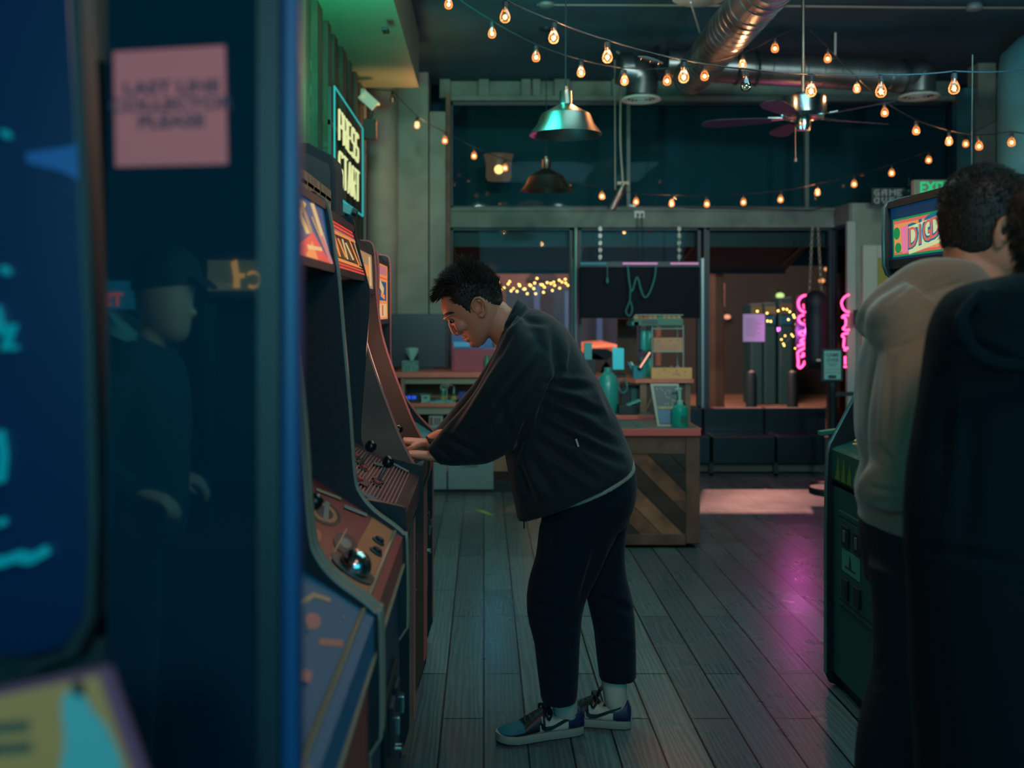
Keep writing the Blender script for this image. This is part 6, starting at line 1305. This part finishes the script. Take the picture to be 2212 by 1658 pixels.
# ---------------------------------------------------------------- machine at the right
rc=thing('arcade_cabinet','tall dark arcade machine at the right with a lit yellow and green marquee','arcade machine',(1.7,3.7,0))
PR=[(1.70,1.955),(1.62,1.935),(1.604,1.91),(1.601,1.80),(1.603,1.68),(1.615,1.645),(1.66,1.61),(1.672,1.595),(1.66,1.54),(1.51,1.20),(1.386,.965),(1.378,.93),(1.372,.80),(1.37,.60)]
polyR=PR+[(1.37,.045),(1.385,.012),(1.42,0.0),(2.2,0),(2.2,1.9),(2.1,1.955)]
ya,yb=3.36,4.0
m_green=mat('cabinet_teal_front',(16,72,66),.5,bump=.1,bscale=80)
for a,b_ in ((ya,ya+.018),(yb-.018,yb)):
    s=MB(m_cabblack).prism(polyR,'y',a,b_).build('side_panel',rc,smooth=25)
    rs=[]; path=[(2.1,1.957)]+PR+[(1.37,.05)]
    t=MB(mat('t_molding_teal',(60,96,96),.25) if a>3.5 else m_cabblack)
    for i,(x,z) in enumerate(path):
        p=path[max(0,i-1)]; q=path[min(len(path)-1,i+1)]; d=Vector((q[0]-p[0],0,q[1]-p[1])).normalized(); nn=Vector((d.z,0,-d.x))
        if nn.x>0: nn=-nn
        if i<2: nn=Vector((0,0,1))
        c=Vector((x,(a+b_)/2,z)); rs.append([c+Vector((0,-.0105,0))-nn*.002,c+Vector((0,-.008,0))+nn*.004,c+Vector((0,.008,0))+nn*.004,c+Vector((0,.0105,0))-nn*.002])
    t.rings(rs).build('t_molding',s,smooth=40)
y0,y1=ya+.018,yb-.018
MB(mat('cabinet_shell')).box((2.17,y0,0.02),(2.19,y1,1.9)).box((1.64,y0,1.925),(2.15,y1,1.94)).build('carcass',rc)
mq=MB(glow('rm_navy',(8,60,100),.5)).prism([(1.628,1.905),(1.632,1.70),(1.645,1.70),(1.641,1.905)],'y',y0,y1)
O=Vector((1.628,y1,1.905)); U=Vector((0,y0-y1,0)); V=Vector((.004,0,-.205)); n=Vector((-1,0,0))
g_=glow('rm_green',(20,130,70),.9); o_=glow('rm_orange',(215,140,80),.95); r_=glow('rm_coral',(205,100,90),.9); c_=glow('rm_cream',(190,200,150),1.0); t_=glow('rm_teal',(10,110,140),.8); pk=glow('rm_pink',(220,120,150),.9)
L_=[(g_,[(.03,.22),(.97,.22),(.97,.95),(.03,.95)]),(r_,[(.05,.26),(.95,.26),(.95,.91),(.05,.91)]),(o_,[(.06,.32),(.94,.32),(.94,.86),(.06,.86)]),(pk,[(.16,.40),(.30,.36),(.29,.88),(.18,.90)]),(g_,circ(.10,.50,.05,2.4)),(g_,circ(.12,.78,.05,2.0)),(c_,[(.285,.42),(1.0,.24),(1.0,.70),(.285,.93)])]
for i,(mm_,pts) in enumerate(L_): artquad(mq,mm_,O,U,V,pts,n,1+i)
mqo=mq.build('marquee',rc)
lt=MB(t_)
def rmtext(m,txt,h,off,dx,dp):
    for i,ch in enumerate(txt):
        u=.35+i*.103; v=.80-.035*i
        p=O+U*(u+dx)+V*(v)+n*(.0052+dp); textmesh(m,ch,p,(0,-1,.10),(0,0,1),h,.0008,offset=off,sx=1.0)
rmtext(lt,'DIGDUG',.088,.05,0,0); lt.use(r_); rmtext(lt,'DIGDUG',.078,.0,.0,.0015); lt.build('lettering',mqo)
MB(m_black).box((1.615,y0,1.905),(1.64,y1,1.93)).box((1.622,y0,1.665),(1.65,y1,1.70)).prism([(1.622,1.672),(1.672,1.60),(1.80,1.62),(1.80,1.66)],'y',y0,y1).build('marquee_retainer',mqo)
bz=MB(m_gloss).prism([(1.82,1.60),(1.64,1.02),(1.65,1.01),(1.84,1.60)],'y',y0,y1).build('monitor_bezel',rc)
MB(glow('rm_screen',(10,40,50),1.0)).prism([(1.80,1.545),(1.675,1.14),(1.672,1.14),(1.797,1.545)],'y',y0+.09,y1-.09).build('screen',bz)
cp=MB(mat('panel_green',(14,92,80),.35,var=.3,vscale=10)).prism([(1.66,1.04),(1.405,.955),(1.39,.945),(1.39,.83),(1.42,.80),(1.66,.80)],'y',y0,y1).build('control_panel',rc)
d=MB(mat('panel_flames',(90,120,50),.4))
random.seed(6)
for k in range(9):
    y=y1-.05-k*.062; d.slab([(1.3895,y,.835),(1.3895,y-.045,.835),(1.3895,y-.03,.90+.03*random.random()),(1.3895,y-.012,.87)],(-1,0,0),.0015)
d.build('panel_art',cp)
cu=Vector((-.255,0,-.085)).normalized(); cn=Vector((-.085*-1*-1,0,.255)).normalized()
for y,f,mm_ in ((3.90,.75,m_btn_w),(3.80,.80,m_btn_w),(3.62,.7,m_btn_r)):
    c=Vector((1.66,y,1.04))+Vector((-.255,0,-.085))*f; MB(mm_).lathe([(.021,0),(.021,.006),(.013,.008),(.013,.018),(.010,.02),(.001,.02)],c,(-.3,0,.95),n=24).build('button',cp,smooth=40)
c=Vector((1.66,3.7,1.04))+Vector((-.255,0,-.085))*.5; MB(m_chrome).lathe([(.005,0),(.005,.05)],c,(-.3,0,.95),n=10).use(m_btn_r).ball(c+Vector((-.3,0,.95)).normalized()*.06,.018).build('joystick',cp,smooth=50)
fr=MB(m_green).box((1.395,y0,.06),(1.41,y1,.80)).use(m_black).box((1.42,y0,0),(1.44,y1,.06)).build('front_panel',rc)
cd=MB(m_green).box((1.386,3.46,.36),(1.396,3.90,.72)).use(m_dark).box((1.3855,3.475,.375),(1.3865,3.885,.705)).use(m_green).box((1.384,3.485,.385),(1.387,3.875,.695)).build('coin_door',fr,bevel=.003)
for y in (3.80,3.68):
    MB(m_black).box((1.376,y-.035,.60),(1.384,y+.035,.675)).use(mat('coin_slot_grey',(90,90,90),.4)).box((1.372,y-.012,.615),(1.377,y+.012,.66)).build('coin_slot',cd,bevel=.002)
    MB(m_black).box((1.374,y-.028,.40),(1.384,y+.028,.475)).build('coin_return',cd,bevel=.003)
nt_=MB(mat('notice_green',(60,140,120),.5)).box((1.382,3.66,.50),(1.384,3.84,.585)).use(p_dk).prism([(3.70,.525),(3.74,.525),(3.745,.55),(3.755,.575),(3.765,.55),(3.77,.525),(3.81,.525),(3.81,.518),(3.70,.518)],'x',1.381,1.3825); nt_.build('instruction_plate',cd)
MB(mat('green_rail',(30,110,90),.4)).obox(at(1793,932,4.03),(.045,0,.006),(0,.02,0),(0,0,.009)).build('side_handle',rc,bevel=.003)

# ---------------------------------------------------------------- nearest machine, out of focus at the left
m_pane=bpy.data.materials.new('smoked_pane'); m_pane.use_nodes=True; bs=m_pane.node_tree.nodes['Principled BSDF']
bs.inputs['Base Color'].default_value=rgb(5,36,48); bs.inputs['Roughness'].default_value=.03; bs.inputs['IOR'].default_value=1.9
DP=1.0
gm=thing('glass_game_machine','blurred dark glass sided machine filling the left foreground, with a blue corner post','game machine',(px2(330,DP),1.1,0))
xr=px2(606,DP); xp=px2(650,DP)
MB(m_pane).box((px2(230,DP),DP,0.0),(xr,DP+.012,2.05)).build('glass_panel',gm)
MB(mat('post_blue',(6,60,104),.45)).box((xr+.002,DP-.012,0),(xp,DP+.02,2.05)).build('corner_post',gm,bevel=.006)
MB(m_black).box((xr-.022,DP-.006,0),(xr,DP-.0005,2.05)).box((px2(230,DP),DP+.035,0),(xr,DP+.11,.05)).box((px2(230,DP),DP+.035,2.0),(xr,DP+.11,2.05)).build('frame',gm)
nt=thing('sticky_note','pink square paper note stuck on the dark glass at the left','note',at(368,358,DP-.004))
q=[at(245,112,DP-.004),at(486,98,DP-.004),at(492,354,DP-.004),at(250,360,DP-.004)]
MB(mat('note_pink',(218,96,98),.7)).slab(q,(0,1,0),.001).build('paper',nt)
m=MB(mat('note_ink',(60,44,60),.7))
for t,py,w_ in (('LAST LINE',196,.012),('COLLECTOR',233,.012),('PLEASE',270,.012)): textmesh(m,t,at(370,py+4,DP-.005),(1,0,.03),(0,0,1),w_,.0005,sx=1.25,offset=.03)
m.build('writing',nt)
# the machine nearer still: navy panel with cyan script and a printed card
DN=.985
nm=thing('lit_game_machine','blurred navy machine at the far left edge with cyan lettering','game machine',(px2(60,DN),.8,0))
def Q(x,y,D=DN): p=at(x,y,D); return (p.x,p.z)
MB(mat('navy_gloss',(4,34,66),.3)).prism([Q(-500,-60),Q(150,-60),Q(165,200),Q(188,700),Q(196,1150),Q(185,1330),Q(140,1400),Q(60,1420),Q(-500,1420)],'y',DN,DN+.02).build('side_panel',nm,bevel=.003)
MB(m_black).prism([Q(152,-60),Q(176,-60),Q(200,500),Q(216,1100),Q(208,1330),Q(170,1410),Q(60,1450),Q(60,1425),Q(140,1402),Q(186,1330),Q(197,1150),Q(189,700),Q(166,200)],'y',DN-.006,DN+.03).build('panel_edge',nm)
z_=DN-.006
def stroke(pts,r): MB(glow('cyan_script',(0,150,170),.55)).tube([at(x,y,z_) for x,y in pts],r,n=8,flat=.3).build('glowing_letter',nm)
stroke([(10,285),(18,295)],.010); stroke([(8,578),(18,590)],.010); stroke([(-10,660),(5,720),(30,700),(10,755),(34,750)],.009); stroke([(0,930),(8,985),(2,1040)],.009); stroke([(4,1120),(6,1134)],.009)
stroke([(-30,1215),(10,1212),(40,1200),(70,1206),(100,1188)],.0165)
MB(glow('blue_reflection',(10,80,150),.55)).prism([Q(150,318),Q(182,306),Q(190,400),Q(140,372),Q(60,352),Q(60,330)],'y',DN-.003,DN-.001).build('reflection_patch',nm)  # light reflected on the panel, put in as a glowing patch
MB(m_black).prism([Q(-500,1425),Q(60,1425),Q(200,1400),Q(240,1700),Q(240,3940),Q(-500,3940)],'y',DN+.03,DN+.05).build('base',nm)
pc=thing('printed_card','blurred orange card with a teal figure at the bottom left corner','card',at(150,1658,.74))
DQ=.74; qq=[(-120,1512),(238,1438),(330,1700),(-120,1790)]
cb=MB(mat('card_purple',(120,60,84),.5)).slab([at(x,y,DQ) for x,y in qq],(0,1,0),.004).use(mat('card_orange',(190,120,70),.5)).slab([at(x,y,DQ-.001) for x,y in ((-120,1528),(212,1458),(296,1700),(-120,1780))],(0,1,0),.001)
cb.build('card',pc)
m=MB(mat('card_figure',(90,150,150),.5)).slab([at(x,y,DQ-.003) for x,y in ((145,1490),(180,1492),(196,1530),(230,1570),(262,1640),(270,1720),(120,1720),(140,1600),(132,1520))],(0,1,0),.0012)
m.use(p_dk).slab([at(x,y,DQ-.004) for x,y in ((156,1470),(176,1472),(184,1500),(158,1504))],(0,1,0),.0012).use(mat('card_ink',(70,70,60),.6)).slab([at(x,y,DQ-.003) for x,y in ((-60,1566),(62,1556),(62,1578),(-60,1588))],(0,1,0),.001).slab([at(x,y,DQ-.003) for x,y in ((-60,1612),(68,1602),(66,1624),(-60,1634))],(0,1,0),.001)
m.build('print',pc)
# supporting shelf of the card
MB(m_black).box((px2(-120,DQ),DQ+.006,0),(px2(250,DQ),DQ+.02,1.2)).build('card_holder',pc)

# ---------------------------------------------------------------- what the dark glass mirrors: machines and a player behind the viewer
def backcab(label,xc,y,zt,zb,w,cols,txt,mirrored):
    r=thing('arcade_cabinet',label,'arcade machine',(xc,y-.3,0),'machines behind the viewer')
    MB(m_cabblack).prism([(y-.7,0),(y-.12,0),(y-.12,.85),(y+.02,.9),(y-.14,1.05),(y-.22,zb-.06),(y,zb-.03),(y-.03,zt+.03),(y-.7,zt+.03)],'x',xc-w/2,xc+w/2).build('cabinet_body',r,bevel=.004)
    m=MB(cols[0]).box((xc-w/2+.02,y-.005,zb),(xc+w/2-.02,y+.006,zt)); 
    return r,m
r,m=backcab('machine behind the viewer whose yellow marquee mirrors in the dark glass',px2(520,3.5),2*DP-3.5,pz(562,3.5),pz(628,3.5),.27,(glow('mir_olive',(90,110,80),1.6),),'',True)
yy=2*DP-3.5+.007; m.use(glow('mir_yellow',(225,175,90),2.6))
for poly in ([(500,566),(513,560),(518,590),(520,622),(505,622),(506,600)],[(518,590),(530,590),(530,600),(518,602)]): m.slab([(px2(x,3.5),yy,pz(y,3.5)) for x,y in poly],(0,1,0),.002)
m.tube([(px2(548+16*cos(a),3.5),yy,pz(604+16*sin(a),3.5)) for a in [(-2.4+4.6*i/12) for i in range(13)]],.007,n=6)
m.use(glow('mir_text',(150,160,140),1.6)); textmesh(m,'JOIN THE',(px2(487,3.5),yy,pz(617,3.5)),(-1,0,0),(0,0,1),.011,.001); textmesh(m,'ACTION',(px2(487,3.5),yy,pz(624,3.5)),(-1,0,0),(0,0,1),.010,.001)
m.build('marquee',r)
MB(glow('mir_screen',(20,90,170),2.0)).box((px2(543,3.5),yy-.15,pz(830,3.5)),(px2(572,3.5),yy-.13,pz(712,3.5))).build('screen',r)
r,m=backcab('machine behind the viewer whose blue marquee mirrors in the dark glass',px2(272,3.5),2*DP-3.5,pz(606,3.5),pz(668,3.5),.25,(glow('mir_blue',(20,110,140),1.6),),'',False)
yy=2*DP-3.5+.007; m.use(glow('mir_red',(220,90,80),1.8)); textmesh(m,'TS',(px2(225,3.5),yy,pz(660,3.5)),(-1,0,0),(0,0,1),.045,.002,offset=.03,align='RIGHT')
m.build('marquee',r)
cp_=thing('person','person in a dark cap and pale collared jacket, mirrored in the dark glass','person',(px2(360,2.9),2*DP-2.9,0))
def R(x,y,D=2.9): p=at(x,y,D); return Vector((p.x,2*DP-D,p.z))
def SR(a,b_,w,D=2.9): return (R(*a,D),R(*b_,D),w,2.2)
b=MB(m_skin)
loftd(b,[SR((388,742),(350,740),.03),SR((405,725),(320,715),.055),SR((412,690),(300,680),.068),SR((414,655),(294,640),.075),SR((420,620),(292,600),.078),SR((430,585),(296,570),.078),SR((415,555),(310,545),.066),SR((380,535),(350,532),.03)],n=28)
b.tube([R(408,665),R(424,680)],[.01,.012],n=10)
loftd(b,[SR((370,720),(310,700),.055),SR((360,790),(270,770),.08),SR((390,900),(230,900),.14),SR((390,1100),(240,1100),.13)],n=20)
b.tube([R(280,820)+Vector((0,.2,0)),R(270,980)+Vector((0,.2,0)),R(330,1040)+Vector((0,.16,0))],[.05,.04,.03],n=12)
b.tube([R(280,820)-Vector((0,.2,0)),R(270,980)-Vector((0,.2,0)),R(330,1040)-Vector((0,.16,0))],[.05,.04,.03],n=12)
for s_ in (1,-1):
    hand(b,R(335,1040)+Vector((0,.16*s_,0)),(.9,0,-.25),(0,0,-1),(0,-s_,0),curl=(.4,.5,.4))
    b.tube([R(310,1150)+Vector((0,.1*s_,0)),R(310,1500)+Vector((0,.1*s_,0)),R(305,1740)+Vector((0,.1*s_,0))],[.08,.055,.04],n=12)
organic(b,'body',m_skin,cp_,voxel=.007,smooth=4)
j=MB(mat('mirror_jacket',(20,44,52),.9))
loftd(j,[SR((360,745),(290,710),.10),SR((390,800),(232,760),.19),SR((405,900),(212,880),.20),SR((400,1000),(215,1000),.2),SR((395,1150),(225,1150),.19)],n=24)
for s_ in (1,-1): j.tube([R(285,800)+Vector((0,.2*s_,0)),R(262,980)+Vector((0,.21*s_,0)),R(325,1042)+Vector((0,.17*s_,0))],[.075,.065,.05],n=14)
organic(j,'jacket',MATS['mirror_jacket'],cp_,voxel=.01,smooth=5)
MB(mat('pale_collar',(120,150,146),.8)).loft([SR((352,752),(245,668),.12),SR((336,748),(232,700),.135)],n=24).build('collar',cp_,smooth=50)
c=MB(mat('cap_black',(8,14,20),.8)); loftd(c,[SR((438,612),(286,628),.084),SR((432,585),(288,585),.085),SR((418,552),(304,552),.074),SR((388,530),(340,530),.035)],n=28); c.slab([R(428,600)+Vector((0,-.07,0)),R(460,622)+Vector((0,-.05,0)),R(466,626),R(460,622)+Vector((0,.05,0)),R(428,600)+Vector((0,.07,0))],(0,0,1),.006); c.build('cap',cp_,smooth=50)
m=MB(m_trouser); 
for s_ in (1,-1): loftd(m,[(R(380,1130)+Vector((0,.09*s_,0)),R(240,1130)+Vector((0,.09*s_,0)),.1,2.2),(R(360,1450)+Vector((0,.1*s_,0)),R(260,1450)+Vector((0,.1*s_,0)),.08,2.2),(R(345,1730)+Vector((0,.1*s_,0)),R(265,1730)+Vector((0,.1*s_,0)),.065,2.2)],n=20)
organic(m,'trousers',m_trouser,cp_,voxel=.012,smooth=4)
x=R(300,0).x
for s_ in (1,-1): shoe(cp_,(x-.06,2*DP-2.9+.1*s_,0),(x+.23,2*DP-2.9+.1*s_,0),(c_bk,c_bk,c_bk,c_bk,c_sl))
# ---------------------------------------------------------------- camera and light
cam=bpy.data.cameras.new('camera'); co=bpy.data.objects.new('camera',cam); COL.objects.link(co); SC.camera=co
co.location=(0,0,EYE); co.rotation_euler=(radians(90),0,0)
cam.sensor_width=36; cam.lens=36*F/2212; cam.shift_x=(1106-HX)/2212; cam.shift_y=-(829-HY)/2212
cam.clip_start=0.05; cam.clip_end=200
cam.dof.use_dof=True; cam.dof.focus_distance=3.5; cam.dof.aperture_fstop=2.2; cam.dof.aperture_blades=8
w=bpy.data.worlds.new('night'); SC.world=w; w.use_nodes=True
w.node_tree.nodes['Background'].inputs['Color'].default_value=(0.0016,0.0135,0.019,1)
w.node_tree.nodes['Background'].inputs['Strength'].default_value=1.0
def lamp(kind,name,loc,col,power,target=None,size=0.3,size_y=None,spot=60,blend=0.5):
    l=bpy.data.lights.new(name,kind); l.energy=power; l.color=col
    o=bpy.data.objects.new(name,l); COL.objects.link(o); o.location=loc
    if kind=='AREA':
        l.size=size
        if size_y: l.shape='RECTANGLE'; l.size_y=size_y
    else: l.shadow_soft_size=size
    if kind=='SPOT': l.spot_size=radians(spot); l.spot_blend=blend
    if target is not None:
        d=Vector(target)-Vector(loc); o.rotation_euler=d.to_track_quat('-Z','Y').to_euler()
    return o
lamp('SPOT','fill_teal',(-0.1,5.4,3.6),(0.03,0.85,0.75),110,(-0.15,5.6,0),0.25,spot=105,blend=1)  # added fill without a fixture, tints the floor at the left
for x,tx,p in ((-0.1,-0.3,330),(1.4,1.4,300),(2.8,3.2,330)): lamp('SPOT','fill_back_wall',(x,0.5,3.27),(0.72,0.92,0.84),p,(tx,9.4,2.15),0.2,spot=38,blend=.6)  # added fill without fixtures, brightens the back wall
lamp('AREA','fill_floor',(1.4,4.0,3.6),(0.30,0.80,0.88),46,(1.4,4.0,0),2.2,2.2)  # added fill out of view, brightens the floor
lamp('AREA','fill_front',(2.2,-3.4,2.6),(0.05,0.60,0.82),130,(1.2,4,1.2),4.6,3.0)  # added frontal fill behind the camera, lifts the dark surfaces
lamp('SPOT','fill_up_left',(-0.80,4.46,1.92),(0.06,0.62,0.85),130,(2.2,6.5,CEIL),0.1,spot=120,blend=1)  # added hidden fill above the machines, lifts the ceiling
lamp('SPOT','fill_up_right',(2.05,3.9,2.05),(0.08,0.55,0.85),110,(2.0,6.5,CEIL),0.1,spot=130,blend=1)  # second hidden fill, added to lift the ceiling at the right
lamp('SPOT','fill_warm',(0.9,0.2,3.2),(1.0,0.64,0.48),75,(1.4,2.8,1.2),0.4,spot=75,blend=1)  # added warm fill without a fixture, for the hoodie side
lamp('POINT','screen_glow',(-0.33,3.66,1.34),(1.0,0.42,0.26),1.5,None,0.08)
lamp('POINT','marquee_glow_left',(-0.15,2.9,1.75),(1.0,0.45,0.3),0.7,None,0.1)
lamp('SPOT','pier_warm',(0.3,6.9,3.25),(1.0,0.55,0.36),60,(-.92,9.0,2.3),0.1,spot=34,blend=1)
for i,(px,py,D,p) in enumerate(((1255,157,5.7,6),(1312,124,4.3,4),(1196,82,4.3,5),(1477,167,4.3,6),(1752,197,4.3,5),(1349,175,5.75,6),(1604,140,6.1,6),(1851,192,6.5,6),(2050,306,6.6,6),(1451,440,8.2,5),(1766,416,8.2,5),(901,271,8.2,5))):
    q=at(px,py,D); lamp('POINT','bulb_light',(q.x,q.y,q.z-.012),(1.0,0.50,0.26),p,None,0.016)
lamp('SPOT','soffit_green',(-0.72,4.6,2.45),(0.0,1.0,0.42),120,(-0.70,6.0,SOFZ),0.08,spot=105,blend=1)
lamp('SPOT','soffit_amber',(-0.62,7.5,2.5),(1.0,0.45,0.15),26,(-0.7,7.8,SOFZ),0.08,spot=90,blend=1)
lamp('SPOT','street_lamp_light',(6.9,25.2,9.6),(1.0,0.34,0.28),7000,(2.4,9.0,1.0),0.15,spot=34,blend=.5)
lamp('AREA','fill_street',(1.5,11.8,4.2),(1.0,0.48,0.38),900,(1.8,18,0.6),3.0)  # added fill out of view, brightens the facade opposite
lamp('AREA','fill_sidewalk',(2.0,12.6,4.2),(1.0,0.42,0.30),160,(2.0,11.2,0.0),2.5)  # added fill out of view, brightens the sidewalk
q=at(1722,715,9.3); lamp('POINT','neon_glow',q,(1.0,0.12,0.75),6,None,0.02)
lamp('POINT','screen_blue',(0.1,8.55,1.35),(0.1,0.6,0.95),1.5,None,0.05)
lamp('SPOT','fill_note',(0.15,-0.3,2.3),(1.0,0.46,0.40),17,(-.30,1.0,1.45),0.12,spot=75,blend=1)  # added warm fill, only there to brighten the note and card
lamp('POINT','fill_player',(-0.35,-0.55,1.75),(0.15,0.75,0.85),40,None,0.15)  # added fill that makes the mirrored player visible
vs=SC.view_settings; vs.view_transform='Standard'; vs.look='None'; vs.exposure=0.12; vs.gamma=1.0; vs.use_curve_mapping=False
